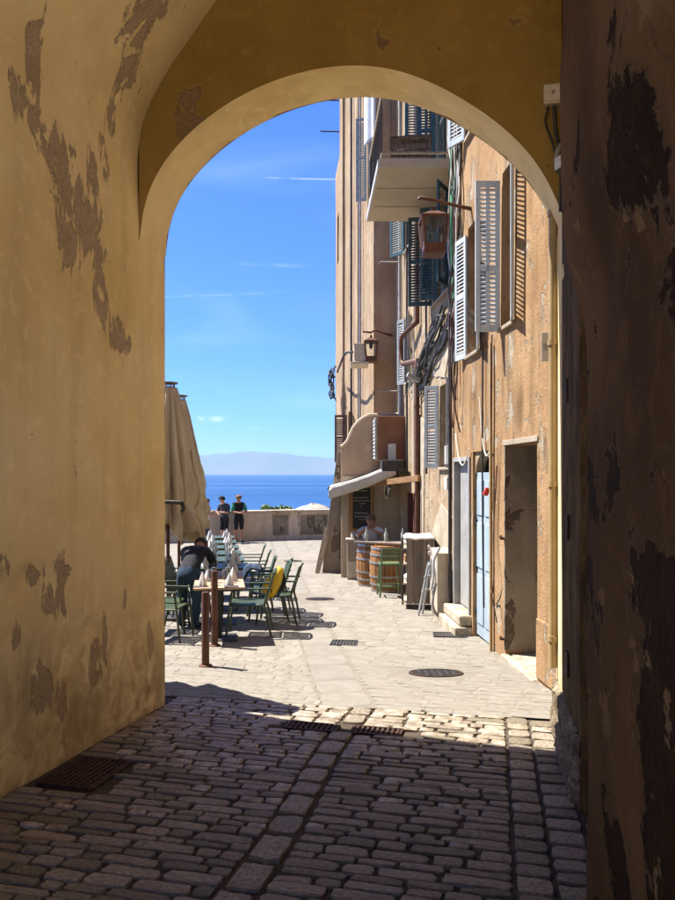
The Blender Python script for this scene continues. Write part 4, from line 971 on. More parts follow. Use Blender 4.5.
# ---------------------------------------------------------------- pipes and wires on the houses
def wire(label,pts,r=.012,mat='cable_black',PF=PA,name='cable',group=None,jit=.0,n=6,seed=0):
    """pts = (Y along the wall, distance off it, height)"""
    out=[]; rr=random.Random(seed)
    for i,(Y,o,z) in enumerate(pts): out.append(PF(Y+rr.uniform(-jit,jit),max(o+rr.uniform(-jit,jit)*.3,.015),z+rr.uniform(-jit,jit)))
    return tubeo(name,out,r,mat,label,'cable' if name=='cable' else 'pipe',group,n=n)
wire('thick black cable running down the corner between the two houses',[(10.62,.05,9),(10.64,.05,5),(10.62,.06,3.3),(10.65,.05,1.5),(10.62,.06,-.1),(10.64,.05,-.55)],.028)
wire('grey cable beside the thick black one at the house corner',[(10.66,.04,9),(10.68,.04,5),(10.64,.05,3),(10.67,.04,1.0)],.018,'cable_grey')
wire('bright green cable hanging loosely down the house corner',[(10.50,.05,9),(10.45,.07,7),(10.52,.06,6),(10.40,.08,5.4),(10.5,.05,4.8),(10.38,.06,4.2)],.024,'cable_green')
wire('second green cable looping beside the first',[(10.30,.05,8.6),(10.42,.1,6.9),(10.28,.06,6.2),(10.44,.06,5.6)],.014,'cable_green')
wire('violet grey conduit on the orange house',[(10.18,.03,9),(10.2,.03,5.5)],.035,'zinc')
for k in range(11):
    rr=random.Random(100+k); Y0=10.6-.09*k*.6; z0=8-.3*(k%3)
    pts=[(Y0+rr.uniform(-.08,.08),.03+.05*rr.random(),z0-j*.45) for j in range(10)]
    wire(['pale','dark','grey'][k%3]+' loose wire in the tangle down the house corner, strand %s'%['nearest the green cable','beside the lantern arm','crossing the tangle','hanging lowest','behind the others','curling outward','on its near edge','tied at the top','left of the conduit','over the peeled plaster','at its far edge'][k],pts,.010+.006*rr.random(),['cable_cream','cable_black','cable_grey'][k%3],jit=.07,seed=k,n=5,group='wires down the corner of the houses')
wire('black bundle of wires climbing along the tan house',[(14.6,.04,3.5),(14.0,.05,3.75),(13.3,.06,3.9),(12.6,.05,4.15),(12.2,.06,4.3)],.03,PF=PB,jit=.04,seed=3)
wire('lower wire bundle drooping across the tan house',[(13.6,.05,3.25),(13.0,.06,3.3),(12.3,.05,3.6),(11.6,.05,3.75),(10.9,.05,4.05)],.035,PF=PB,jit=.05,seed=4)
for k in range(9):
    rr=random.Random(200+k); 
    pts=[(14.8-j*.55,.04+.06*rr.random(),3.35+.16*j+.1*math.sin(j+k)) if k%2 else (13.7-j*.42,.04+.06*rr.random(),3.15+.13*j+.1*math.sin(j*1.3+k)) for j in range(7)]
    wire(('thin ' if k<5 else 'twisted ')+'wire of the bundle on the tan house, '+['first above the window','looping lowest','tight along the wall','sagging at the pipe','at the teal shutters','running into the corner','crossing the drainpipe','frayed at its end','over the pale scar'][k],pts,.009,['cable_black','cable_grey'][k%2],PF=PB,jit=.06,seed=k+30,n=5,group='wires along the tan house')
for k,(a,b_,za,zb) in enumerate(((8.95,8.9,3.2,-.1),(8.55,8.6,3.3,.2),(9.1,8.6,2.6,1.9),(10.4,9.6,2.2,1.95))):
    wire(['straight black wire','brown wire','pale slack wire','cream slack wire'][k]+' on the orange plaster beside the blue door, '+['from the shutter down','next to the doorway','crossing above the arch','over the pale grey door'][k],[(a,.03,za),((2*a+b_)/3,.04,za+(zb-za)/3-(.3 if k>1 else 0)),((a+2*b_)/3,.04,za+(zb-za)*2/3-(.3 if k>1 else 0)),(b_,.03,zb)],.009 if k else .012,['cable_black','brown_iron','cable_cream','cable_cream'][k],n=5)
wire('thin red brown wire with a ring hanging beside the deep doorway',[(8.35,.03,1.7),(8.42,.05,.9),(8.3,.08,.4),(8.5,.05,.1),(8.36,.1,.2),(8.25,.06,-.15)],.008,'brown_iron')
mb=MB(); boxA(mb,8.56,8.60,.02,.05,gz(8.5),3.2); tag(mb.build('conduit','cream_pipe',world=True),'cream conduit up the orange wall between the doorways','conduit')
mb=MB(); mb.box(-.03,.03,-.03,.03,-.05,.05); o=mb.build('bell_pull','red_plastic',loc=tuple(PA(8.68,.06,1.38)),rot=(0,R(25),0),bevel=.01); tag(o,'small red plastic fitting hanging above the blue door','fitting')
# brown drainpipe with a jog
dp=thing('drainpipe','brown iron downpipe with a jog round the wires on the tan house','pipe',tuple(PB(13.75,.07,gz(13.7)))); b0=wloc(dp)
Yp=13.75
pts=[PB(Yp,.07,11.2),PB(Yp,.07,zat(318,Yp)),PB(Yp,.07,zat(322,Yp)),PB(Yp+.9,.20,zat(326,Yp)),PB(Yp+1.0,.22,zat(330,Yp)),PB(Yp+1.0,.22,zat(352,Yp)),PB(Yp+.9,.2,zat(357,Yp)),PB(Yp,.07,zat(361,Yp)),PB(Yp,.07,zat(366,Yp)),PB(Yp,.07,-.5)]
mb=MB(); mb.tube([p_-b0 for p_ in pts],.05,10); mb.build('pipe','brown_iron',dp,smooth=50)
for z in (5.6,2.9,1.2,7.6):
    mb=MB(); c_=PB(Yp,.07,z)-b0; mb.tube([c_,c_+Vector((0,0,.05))],.065,10); mb.build('collar','brown_iron',dp,smooth=50)
lamp=thing('wall_floodlight','white tube floodlight tilted out beside the brown drainpipe','floodlight',tuple(PB(13.5,.06,zat(381,13.5))))
mb=MB(); mb.beam((0,0,0),(-.25,-.05,.12),.07,.09); mb.build('housing','white_plastic',lamp,bevel=.01); mb=MB(); mb.box(-.03,.04,-.03,.03,-.08,.06); mb.build('bracket','dark_iron',lamp)
# electric boxes on the tan house corner
for (Y,z,h,lab) in ((10.95,1.75,.3,'upper pale meter box on the house corner above the black cable'),(11.0,1.35,.2,'lower pale meter box at the house corner')):
    mb=MB(); boxB(mb,Y,Y+.22,.0,.12,z,z+h); o=mb.build('meter_box','white_plastic',world=True,bevel=.008); tag(o,lab,'meter box')
# ---------------------------------------------------------------- lanterns
def lantern(name,label,loc,h,arm_pts,scale=1.0):
    g=thing(name,label,'lantern',loc); w=.17*scale; 
    def ring(z0,z1,w0,w1,nm):
        mb=MB(); n=len(mb.v)
        P=[(-w0,-w0,z0),(w0,-w0,z0),(w0,w0,z0),(-w0,w0,z0),(-w1,-w1,z1),(w1,-w1,z1),(w1,w1,z1),(-w1,w1,z1)]
        mb.v=P
        for q_ in ((0,3,2,1),(4,5,6,7),(0,1,5,4),(1,2,6,5),(2,3,7,6),(3,0,4,7)): mb.f.append(q_); mb.mi.append(0)
        return mb.build(nm,'brown_iron',g,bevel=.006)
    wb,wt=w*.82,w*.98
    ring(-h,-h+.035,wb*.9,wb*1.12,'base'); ring(-h+.035,-h+.14,wb*1.0,wb*1.0,'skirt'); 
    ring(-.16,-.12,wt*1.1,wt*1.1,'crown_band'); ring(-.12,-.04,wt*1.0,wt*.35,'cap'); ring(-.04,.02,wt*.2,wt*.16,'finial')
    for (sx,sy) in ((-1,-1),(1,-1),(1,1),(-1,1)):
        mb=MB(); mb.beam((sx*wb*.97,sy*wb*.97,-h+.14),(sx*wt,sy*wt,-.16),.035*scale); mb.build('corner_bar','brown_iron',g)
    for k in range(4):
        a=PI/2*k; mb=MB(); M=Matrix.Rotation(a,4,'Z'); mb.poly([tuple(M@Vector(v)) for v in ((-wb*.9,-wb*.93,-h+.14),(wb*.9,-wb*.93,-h+.14),(wt*.93,-wt*.96,-.16),(-wt*.93,-wt*.96,-.16))]); mb.build('pane','lantern_glass',g)
    mb=MB(); mb.lathe([(.02,-.3),(.04,-.26),(.045,-.2),(.02,-.14)],10); mb.build('bulb','white_plastic',g)
    mb=MB(); mb.tube([Vector(p_)-Vector(loc) for p_ in arm_pts],[.032]+[.024]*(len(arm_pts)-2)+[.02],8); mb.build('arm','brown_iron',g,smooth=50)
    return g
YL=9.3; lx=(433.5-CX)/F*YL; lz=zat(209,YL)
wallp=PA(9.62,.0,zat(209,9.6)); 
lantern('street_lantern','brown iron street lantern hanging from a long arm below the balcony',(lx,YL,lz),.62,[wallp+Vector((.05,0,0)),wallp+Vector((-.2,-.05,.03)),Vector((lx,YL,lz+.12)),Vector((lx-.18,YL,lz+.15)),Vector((lx-.2,YL,lz+.13))])
YL=16.2; lx=(371-CX)/F*YL; lz=zat(336,YL)
lantern('street_lantern','small dark lantern on the far house beside the pale box',(lx,YL,lz),.62,[(1.3,16.75,lz+.12),(lx+.1,YL+.1,lz+.16),(lx,YL,lz+.08),(lx-.2,YL,lz+.1)],.9)
mb=MB(); mb.box(.38,.66,16.1,16.7,zat(362,16.2),zat(344,16.2)); mb.box(.30,.72,16.05,16.75,zat(365,16.2),zat(362.5,16.2)); o=mb.build('utility_box','beige_plastic',world=True,bevel=.01); tag(o,'pale box on a shelf bracket beside the far lantern','box')
tubeo('cable',[(.36,16.6,zat(352,16.6)),(.2,17.5,zat(350,17.0)),(.08,18.5,zat(362,18.2)),(.0,21.0,zat(372,21))],.03,'cable_black','black cable sagging from the pale box along the far house','cable')
for k in range(7):
    rr=random.Random(k+60); x0=-.02; Yk=21.5
    pts=[(x0-.08*rr.random()-.18*abs(math.sin(j*.9+k)),Yk+rr.uniform(-.3,.3),zat(368+j*6+rr.uniform(-4,4),Yk)) for j in range(6)]
    tubeo('cable',pts,.02,'cable_black','black wire of the knot on the far corner, '+['first loop','outermost loop','loop nearest the wall','loop below the box','hanging end','upper curl','thin curl'][k],'cable','wires knotted at the far corner',n=5)
# laundry / white cloth high on the far house
mb=MB(); mb.grid(10,14,lambda u,v:(.62-.03*math.sin(u*9)+.25*u,16.3-.5*u+.03*math.sin(u*14),zat(90,16)-1.15*v*(1+.03*math.sin(u*8))))
o=mb.build('hanging_sheet','laundry_cloth',world=True,smooth=True); md=o.modifiers.new('thick','SOLIDIFY'); md.thickness=.012; tag(o,'white and grey sheet hung out high on the far house','sheet')
# wall brackets on C return wall
for py,lab in ((264,'upper'),(392,'lower')):
    Yb=16.6; o=tubeo('wall_bracket',[(1.0,16.7,zat(py,Yb)),(1.0,16.45,zat(py,Yb)),(1.55,16.45,zat(py,Yb)),(1.55,16.7,zat(py,Yb))],.02,'zinc',lab+' thin metal bracket across the brown return wall','bracket',curve=0)
# ---------------------------------------------------------------- bar: sign box, awning, blackboard, counters
SB=thing('sign_box','reddish brown box fascia above the bar awning','sign box',(1.0,15.9,1.75))
mb=MB(); mb.box(-.10,.52,-.35,.44,.15,1.14); mb.build('box','brown_render',SB,bevel=.012); MATS['sign_brown']=surf('sign_brown',[(.17,.075,.04),(.22,.10,.055)],scale=3,rough=.7,bump=.15); SB.children[0].data.materials[0]=MATS['sign_brown']
mb=MB(); mb.box(-.155,-.103,-.33,.42,.17,1.12); lv=mb.build('louvre_frame','concrete',SB)
sl_=MB(); sl_.box(-.012,.012,-.38,.36,-.022,.022); me=sl_.mesh('slat','white_shutter')
for i in range(11): inst(me,'slat',SB,(-.165,0,.22+i*.083))
mb=MB(); mb.box(0,.17,-.12,0,0,.36); o=mb.build('wall_unit','white_plastic',loc=(1.12,15.55,zat(460,15.5)),bevel=.015); tag(o,'small white appliance fixed on the brown sign box','appliance')
AWN=thing('awning','white fabric awning on a dark cassette over the bar tables','awning',(1.25,15.6,1.8))
YA0,YA1=14.9,17.6
ptop=Vector(((396-CX)/F*YA0,0,zat(464,YA0))); pfr=Vector(((329-CX)/F*YA0,0,zat(488,YA0)))
mb=MB()
def awn(u,v):
    x=ptop.x+(pfr.x-ptop.x)*u; z=ptop.z+(pfr.z-ptop.z)*u-.04*math.sin(PI*u); Y=YA0+(YA1-YA0)*v
    return (x-1.25,Y-15.6,z-1.8+.004*math.sin(v*25))
mb.grid(14,24,awn); aw=mb.build('canopy','awning_cloth',AWN,smooth=True); md=aw.modifiers.new('thick','SOLIDIFY'); md.thickness=.014
mb=MB(); mb.grid(4,40,lambda u,v:(pfr.x-1.25-.01+.012*math.sin(v*40)*u,YA0-15.6+(YA1-YA0)*v,pfr.z-1.8-.02-u*(.16+.025*abs(math.sin(v*20))))); q=mb.build('valance','awning_cloth',AWN,smooth=True); md=q.modifiers.new('thick','SOLIDIFY'); md.thickness=.01
mb=MB(); mb.tube([(pfr.x-1.25,YA0-15.6,pfr.z-1.81),(pfr.x-1.25,YA1-15.6,pfr.z-1.81)],.035,8); mb.build('front_bar','dark_iron',AWN,smooth=50)
mb=MB(); mb.box(ptop.x-1.25-.30,ptop.x-1.25+.16,YA0-15.62,YA1-15.6,ptop.z-1.8-.16,ptop.z-1.8+.09); mb.build('cassette','dark_iron',AWN,bevel=.02)
mb=MB(); mb.grid(20,3,lambda u,v:(ptop.x+(pfr.x-ptop.x)*u-1.25,YA0-15.6-.012+.002*math.sin(u*30),ptop.z+(pfr.z-ptop.z)*u-.04*math.sin(PI*u)-1.8-.23*v)); q=mb.build('side_skirt','awning_cloth',AWN,smooth=True); md=q.modifiers.new('thick','SOLIDIFY'); md.thickness=.01
for v in (.0,1.0):
    Y=YA0+(YA1-YA0)*v-15.6+(.03 if v==0 else -.03)
    mb=MB(); mb.beam((ptop.x-1.25-.1,Y,ptop.z-1.8-.18),((ptop.x+pfr.x)/2-1.25,Y,(ptop.z+pfr.z)/2-1.8-.22),.05); mb.build('arm','dark_iron',AWN)
    mb=MB(); mb.beam(((ptop.x+pfr.x)/2-1.25,Y,(ptop.z+pfr.z)/2-1.8-.22),(pfr.x-1.25,Y,pfr.z-1.8-.17),.04); mb.build('arm','dark_iron',AWN)
# timber lintel and jumble over the bar door
mb=MB(); mb.beam(PB(13.6,.05,1.52),PB(15.6,.7,1.38),.08,.12); o=mb.build('timber_beam','warm_wood',world=True,bevel=.006); tag(o,'timber beam slanting under the awning over the bar door','beam')
for k in range(3):
    wire('coil of pale cable hanging under the awning beam, '+['top','middle','bottom'][k]+' turn',[(15.3-.3*math.cos(a)-.1*k,.45,1.22+.14*math.sin(a)+.02*k) for a in [i*.7 for i in range(10)]],.018,['cable_cream','cable_grey','cable_black'][k],PF=PB,group='coiled cable at the bar')
bb=thing('menu_board','black chalk menu board in a warm wooden frame on the bar wall','menu board',((361.5-CX)/F*16.28,16.29,zat(508,16.28)))
w_,h_=.27,.50
mb=MB(); mb.box(-w_-.03,w_+.0,-.0,.012,-h_-.14,h_+.05); mb.build('backing','warm_wood',bb)
for (a,b_,c,d) in ((-w_-.03,-w_+.07,-h_-.14,h_+.05),(w_-.06,w_,-h_-.14,h_+.05),(-w_+.07,w_-.06,h_-.04,h_+.05),(-w_+.07,w_-.06,-h_-.14,-h_+.02)):
    mb=MB(); mb.box(a,b_,-.03,0,c,d); mb.build('frame','warm_wood',bb,bevel=.005)
surf('chalkboard',[(.02,.02,.02),(.035,.033,.032)],scale=4,rough=.7,bump=.05)
mb=MB(); mb.box(-w_+.07,w_-.06,-.014,-.002,-h_+.02,h_-.04); cb=mb.build('board','chalkboard',bb)
surf('chalk',[(.62,.60,.56),(.72,.7,.66)],scale=6,rough=.9,bump=0)
rr=random.Random(5)
def scribble(z,n,x0,wd):
    mb=MB(); x=x0
    for i in range(n):
        ww=rr.uniform(.02,.05)
        pts=[(x+ww*t_/5,-.017,z+.013*math.sin(t_*2.2+i)+rr.uniform(-.004,.004)) for t_ in range(6)]
        mb.tube(pts,.0035,4); x+=ww+.012
        if x>x0+wd: break
    return mb
for (z,n,x0,wd) in ((.40,6,-.13,.24),(.24,8,-.18,.3),(.17,8,-.18,.34),(.10,3,-.06,.12),(.03,1,-.02,.05),(-.12,7,-.17,.3),(-.2,6,-.15,.26),(-.27,3,-.06,.14)):
    scribble(z,n,x0,wd).build('chalk_line','chalk',bb)
# small frame below it
mb=MB(); mb.box((357-CX)/F*16.25,(370-CX)/F*16.25,16.28,16.31,zat(535,16.25),zat(519,16.25)); o=mb.build('small_board','grey_wood',world=True,bevel=.004); tag(o,'small grey framed board under the chalk menu','board')
# cream cabinet left of barrels
cbx=thing('cabinet','low cream cabinet standing against the bar wall under the menu board','cabinet',(.42,16.1,gz(16.1)))
mb=MB(); mb.box(-.2,.24,-.2,.18,0,.88); mb.build('body','cream_render',cbx,bevel=.01); mb=MB(); mb.box(-.23,.27,-.23,.2,.88,.93); mb.build('top','beige_plastic',cbx,bevel=.005); mb=MB(); mb.box(-.18,.22,-.212,-.2,.05,.42); mb.build('door','beige_plastic',cbx,bevel=.004)
mb=MB(); mb.lathe([(.05,0),(.06,.02),(.05,.12),(.035,.15)],12); o=mb.build('jug','white_plastic',loc=(.36,16.0,gz(16.1)+.93),smooth=50); tag(o,'small white jug on the cream cabinet','jug')
# barrels
def barrel(loc,label,h=.92,r=.29,group='barrels used as bar tables'):
    b_=thing('barrel',label,'barrel',loc,group=group); ns=20
    def rad(t): return r*(1+.14*math.sin(PI*t))
    st=MB(); n=8
    hw=PI/ns-.012
    for i in range(n):
        t0,t1=i/n,(i+1)/n
        for (a0,a1) in ((-hw,hw),):
            P=[]
            for (a,t_) in ((a0,t0),(a1,t0),(a1,t1),(a0,t1)): rr_=rad(t_); P.append((rr_*math.cos(a),rr_*math.sin(a),t_*h))
            st.quad(*P)
            if True:
                for a in (a0,a1):
                    Q=[(rad(t0)*math.cos(a),rad(t0)*math.sin(a),t0*h),(rad(t1)*math.cos(a),rad(t1)*math.sin(a),t1*h),((rad(t1)-.03)*math.cos(a),(rad(t1)-.03)*math.sin(a),t1*h),((rad(t0)-.03)*math.cos(a),(rad(t0)-.03)*math.sin(a),t0*h)]; st.quad(*Q)
    me=st.mesh('stave','barrel_wood',smooth=40)
    for k in range(ns): inst(me,'stave',b_,rot=(0,0,2*PI*k/ns))
    mb=MB(); mb.lathe([(r*.97,.02),(r*.97,.03)],ns); 
    mb=MB(); mb.lathe([(rad(t_)-.02,t_*h) for t_ in [.03+.94*i/10 for i in range(11)]],20); mb.build('core','dark_wood',b_)
    mb=MB(); mb.lathe([(r*.98,h-.03),(r*.98,h-.025)],20); mb.build('head','barrel_wood',b_)
    for t_ in (.03,.17,.34,.64,.81,.95):
        mb=MB(); mb.lathe([(rad(t_-.022)+.004,(t_-.022)*h),(rad(t_-.022)+.009,(t_-.022)*h),(rad(t_+.022)+.009,(t_+.022)*h),(rad(t_+.022)+.004,(t_+.022)*h)],24); mb.build('hoop','hoop_metal',b_,smooth=50)
    return b_
bx1=(372-CX)/F*14.9; bx2=(384-CX)/F*13.95+.05
barrel((bx1,15.0,gz(15)),'wine barrel table in the sun, farther one of the pair')
barrel((bx2,14.15,gz(14.15)),'wine barrel table behind the green stool, nearer one of the pair')
ctp=thing('bar_counter','long dark plank counter laid across the two wine barrels','counter',((bx1+bx2)/2+.1,14.6,gz(14.6)+.93)); ang=math.atan2(14.15-15.0,bx2-bx1)
for k in range(3):
    mb=MB(); mb.box(-.55,.75,-.30+k*.2,-.11+k*.2,0,.04); mb.build('plank','grey_wood',ctp,rot=(0,0,ang*.35),bevel=.004)
surf('bottle_glass',[(.30,.34,.30),(.42,.46,.42)],scale=3,rough=.15,bump=0,spec=.8)
for i,(dx,dy,lab) in enumerate(((-.35,.05,'clear glass bottle at the far end of the bar counter'),(.05,-.1,'pale carafe in the middle of the bar counter'),(.4,-.05,'clear glass bottle at the near end of the bar counter'))):
    mb=MB(); mb.lathe([(.035,0),(.04,.02),(.04,.16),(.015,.22),(.015,.28)],12); o=mb.build('bottle','bottle_glass',loc=(ctp.location.x+dx,ctp.location.y+dy,ctp.location.z+.04),smooth=50); tag(o,lab,'bottle')
# green stool
surf('green_metal',[(.032,.052,.022),(.055,.08,.034)],scale=6,rough=.45,bump=.08,rnd=.1,spec=.5)
surf('light_green_metal',[(.07,.11,.045),(.10,.15,.065)],scale=6,rough=.45,bump=.08,spec=.5)
st=thing('bar_stool','tall pale green metal stool with a slatted back in front of the near barrel','stool',((389.5-CX)/F*13.45,13.45,gz(13.45)),R(4))
H_=.62
for (sx,sy) in ((-1,-1),(1,-1),(1,1),(-1,1)):
    mb=MB(); mb.beam((sx*.21,sy*.2,0),(sx*.17,sy*.16,H_ if sy>0 else .92),.028); mb.build('leg','light_green_metal',st)
mb=MB(); mb.box(-.2,.2,-.19,.19,H_-.02,H_+.02); mb.build('seat','light_green_metal',st,bevel=.008)
for z in (.74,.82,.90):
    mb=MB(); mb.box(-.18,.18,-.175,-.155,z-.03,z+.03); mb.build('back_slat','light_green_metal',st,bevel=.003)
for z in (.2,):
    for (a,b_) in (((-.2,-.19,z),(.2,-.19,z)),((-.2,.19,z),(.2,.19,z)),((-.2,-.19,z),(-.2,.19,z)),((.2,-.19,z),(.2,.19,z))):
        mb=MB(); mb.beam(a,b_,.05 if a[1]<0 and b_[1]<0 else .022,.03); mb.build('footrest','light_green_metal',st)
# rack
rk=thing('wooden_rack','weathered grey wooden shelf rack on castors, its open side to the street','rack',(1.42,12.15,gz(12.1)),R(-4))
RW,RD,RH=.23,.30,1.22
for k in range(4):
    mb=MB(); x0=-RW+k*(2*RW/4); mb.box(x0+.003,x0+2*RW/4-.003,-RD,-RD+.02,.10,RH); mb.build('plank','grey_wood',rk,bevel=.003)
mb=MB(); mb.box(-RW,RW,RD-.02,RD,.1,RH); mb.build('rear_panel','grey_wood',rk)
mb=MB(); mb.box(RW-.02,RW+.0,-RD+.021,RD-.021,.1,RH); mb.build('side_panel','grey_wood',rk)
for z in (.12,.42,.75,1.02):
    mb=MB(); mb.box(-RW-.07,RW-.021,-RD+.022,RD-.022,z,z+.025); mb.build('shelf','beige_plastic',rk)
for y in (-RD+.03,RD-.05):
    mb=MB(); mb.box(-RW-.08,-RW-.045,y,y+.03,.08,RH-.05); mb.build('upright','dark_wood',rk)
mb=MB(); mb.grid(10,8,lambda u,v:(-RW-.05+(2*RW+.08)*u,-RD-.04+(2*RD+.08)*v,RH+.03+.025*nz3(u*4,v*4,0,1)+(-.04 if u in(0,1) or v in(0,1) else 0))); q=mb.build('cloth','white_cloth',rk,smooth=True); md=q.modifiers.new('thick','SOLIDIFY'); md.thickness=.02
for (x,y) in ((-RW+.03,-RD+.04),(RW-.03,-RD+.04),(-RW+.03,RD-.04),(RW-.03,RD-.04)):
    mb=MB(); mb.lathe([(.035,-.012),(.035,.012)],12); mb.build('castor','dark_iron',rk,loc=(x,y,.04),rot=(R(90),0,0)); 
for i,(z,c,lab) in enumerate(((1.045,'white_cloth','folded white cloth on the top shelf of the rack'),(.775,'warm_wood','small wooden box on the second shelf of the rack'),(.445,'laundry_cloth','blue and white bundle on the third shelf of the rack'))):
    mb=MB(); mb.grid(8,8,lambda u,v:(.13*math.cos(2*PI*u)*math.sin(PI*v)*(1+.15*nz3(u*4,v*4,i)),.14*math.sin(2*PI*u)*math.sin(PI*v),.07+.07*-math.cos(PI*v)*(1 if v>.5 else 1))); o=mb.build('shelf_bundle' if i!=1 else 'small_box',c,loc=(rk.location.x-RW+.07,rk.location.y,rk.location.z+z),smooth=True,weld=True); tag(o,lab,'bundle' if i!=1 else 'box')
    if i==1: 
        mb=MB(); mb.box(-.1,.1,-.12,.12,0,.13); o.data=mb.mesh('small_box',c); md=o.modifiers.new('b','BEVEL'); md.width=.01
# AC unit
ac=thing('air_conditioner','cream outdoor air conditioner standing against the tan house','air conditioner',(1.645,11.12,gz(11.1)+.06))
mb=MB(); mb.box(-.12,.16,-.4,.4,.06,1.0); mb.build('casing','beige_plastic',ac,bevel=.015)
mb=MB(); mb.lathe([(.27,0),(.27,.02),(.24,.025),(.23,.005)],28); mb.build('fan_ring','white_plastic',ac,loc=(-.12,-.05,.62),rot=(0,R(-90),0),smooth=40)
me=MB().box(-.005,.005,-.0,.23,-.004,.004).mesh('blade','dark_iron')
for k in range(10): inst(me,'fan_guard_rod',ac,(-.142,-.05,.62),(2*PI*k/10,0,0))
mb=MB(); mb.box(-.122,-.118,-.33,.24,.36,.9); mb.build('front_panel','white_plastic',ac)
mb=MB(); mb.box(-.10,.2,-.42,.42,-.06,.06); mb.build('foot','concrete',ac,bevel=.01)
tubeo('hose',[(1.50,10.68,gz(11)+.60),(1.44,10.62,gz(11)+.3),(1.52,10.6,gz(11)+.12),(1.66,10.62,gz(11)+.12),(1.74,10.66,gz(11)+.4),(1.76,10.68,gz(11)+.9)],.022,'cable_grey','grey hose looping under the air conditioner','hose')
tubeo('hose',[(1.56,10.70,gz(11)+1.14),(1.47,10.68,gz(11)+.95),(1.46,10.66,gz(11)+.7),(1.42,10.64,gz(11)+.5)],.024,'white_plastic','white insulated pipe down the near corner of the air conditioner','pipe')
# folded stand leaning by the rack
fs=thing('folded_stand','folded grey metal stand leaning between the rack and the air conditioner','stand',(1.38,11.25,gz(11.2)))
for (a,b_) in (((-.08,0,0),(.10,.1,.85)),((.0,.12,0),(.15,.15,.9)),((-.02,.06,.38),(.1,.12,.4)),((.02,.05,.6),(.12,.12,.62))):
    mb=MB(); mb.beam(a,b_,.028); mb.build('tube','zinc',fs)
for k,(z,y) in enumerate(((.95,0),(1.04,.06),(.75,-.03))):
    mb=MB(); mb.lathe([(.015,0),(.026,.02),(.024,.06),(.012,.08)],10); mb.build('clamp','white_plastic',fs,loc=(.12,.1+y,z),rot=(R(20),R(-15),0),smooth=50)

for k,(Y,r_,m_,lab) in enumerate(((15.9,.035,'zinc','grey downpipe at the far end of the tan house'),(15.0,.022,'cable_black','black conduit beside the small grey shutters'),(14.2,.018,'cable_cream','cream conduit left of the brown drainpipe'),(12.95,.02,'cable_black','black conduit from the balcony down past the teal shutters'))):
    wire(lab,[(Y,.05,10.5),(Y+.03,.05,6),(Y-.03,.06,3),(Y,.05,1.6)],r_,m_,PF=PB)
for k,(s_,r_) in enumerate(((1.6,.03),(3.0,.03))):
    tubeo('drainpipe',[tuple(PC(s_,.07,16.9)),tuple(PC(s_,.07,8)),tuple(PC(s_,.07,2.3))],r_,['zinc','dark_iron','concrete'][k],['grey','black','stone coloured'][k]+' downpipe on the pinkish far house','pipe',curve=0)

W8=['with a kink at the top','split from the black cable','looping out furthest','tucked behind the sill','knotted half way','ending at the fanlight','ending above the grey door','with a frayed lower end']
for k in range(8):
    rr=random.Random(500+k); Y0=10.62-.07*k
    pts=[(Y0+rr.uniform(-.06,.06),.03+.07*rr.random(),5.6-j*.42) for j in range(6+k%4)]
    wire(['black','brown'][k%2]+' wire hanging down the corner of the orange house, '+W8[k],pts,.012,['cable_black','brown_iron'][k%2],jit=.05,seed=k+90,n=5,group='dark wires down the orange house')
W7=['at the window sill','above the drainpipe jog','just over the bundle','doubling back','with two loops','touching the pale scar']
for k in range(6):
    rr=random.Random(600+k); pts=[(13.9-j*.5,.05+.08*rr.random(),3.5+.14*j+.12*math.sin(j*1.7+k)) for j in range(6)]
    wire('heavy black wire knotted along the tan house, '+W7[k],pts,.02,'cable_black',PF=PB,jit=.08,seed=k+140,n=5,group='heavy wires along the tan house')
# ---------------------------------------------------------------- parapet
PW0=Vector((-9.0,25.3)); PW1=Vector((-3.53,26.75)); PW2=Vector((.9,28.25))
par=thing('parapet_wall','low stone parapet with recessed grey panels above the sea','parapet wall',(PW1.x,PW1.y,gz(27)))
def pwbox(mb,a,b_,s0,s1,o0,o1,z0,z1):
    d=(b_-a); L=d.length; an=math.atan2(d.y,d.x); M=Matrix.Translation((a.x,a.y,0))@Matrix.Rotation(an,4,'Z'); return mb.box(s0,s1,o0,o1,z0,z1,M)
zt=.19; zb=gz(27)-.1; LP2=(PW2-PW1).length; LP1=(PW1-PW0).length
mb=MB(); pwbox(mb,PW0,PW1,0,LP1,0,.45,zb,zt-.06); mb.build('wall','parapet_stone',par,world=True)
pan=[(1.05,1.75),(2.15,3.75),(3.95,4.4)]
mb=MB(); ed=[0]+[v for p_ in pan for v in p_]+[LP2]
for i in range(0,len(ed),2): pwbox(mb,PW1,PW2,ed[i],ed[i+1],0,.45,zb,zt-.06)
for a,b_ in pan: pwbox(mb,PW1,PW2,a,b_,0,.45,zb,gz(27)+.12); pwbox(mb,PW1,PW2,a,b_,0,.45,zt-.14,zt-.06)
mb.build('wall','parapet_stone',par,world=True)
for a,b_ in pan:
    mb=MB(); pwbox(mb,PW1,PW2,a,b_,.07,.4,gz(27)+.12,zt-.14); q=mb.build('panel','grey_render',par,world=True)
    mb=MB(); pwbox(mb,PW1,PW2,a,a+.05,.04,.08,gz(27)+.12,zt-.14); pwbox(mb,PW1,PW2,b_-.05,b_,.04,.08,gz(27)+.12,zt-.14); pwbox(mb,PW1,PW2,a+.05,b_-.05,.04,.08,gz(27)+.12,gz(27)+.17); pwbox(mb,PW1,PW2,a+.05,b_-.05,.04,.08,zt-.19,zt-.14); mb.build('panel_frame','parapet_stone',par,world=True)
k=0
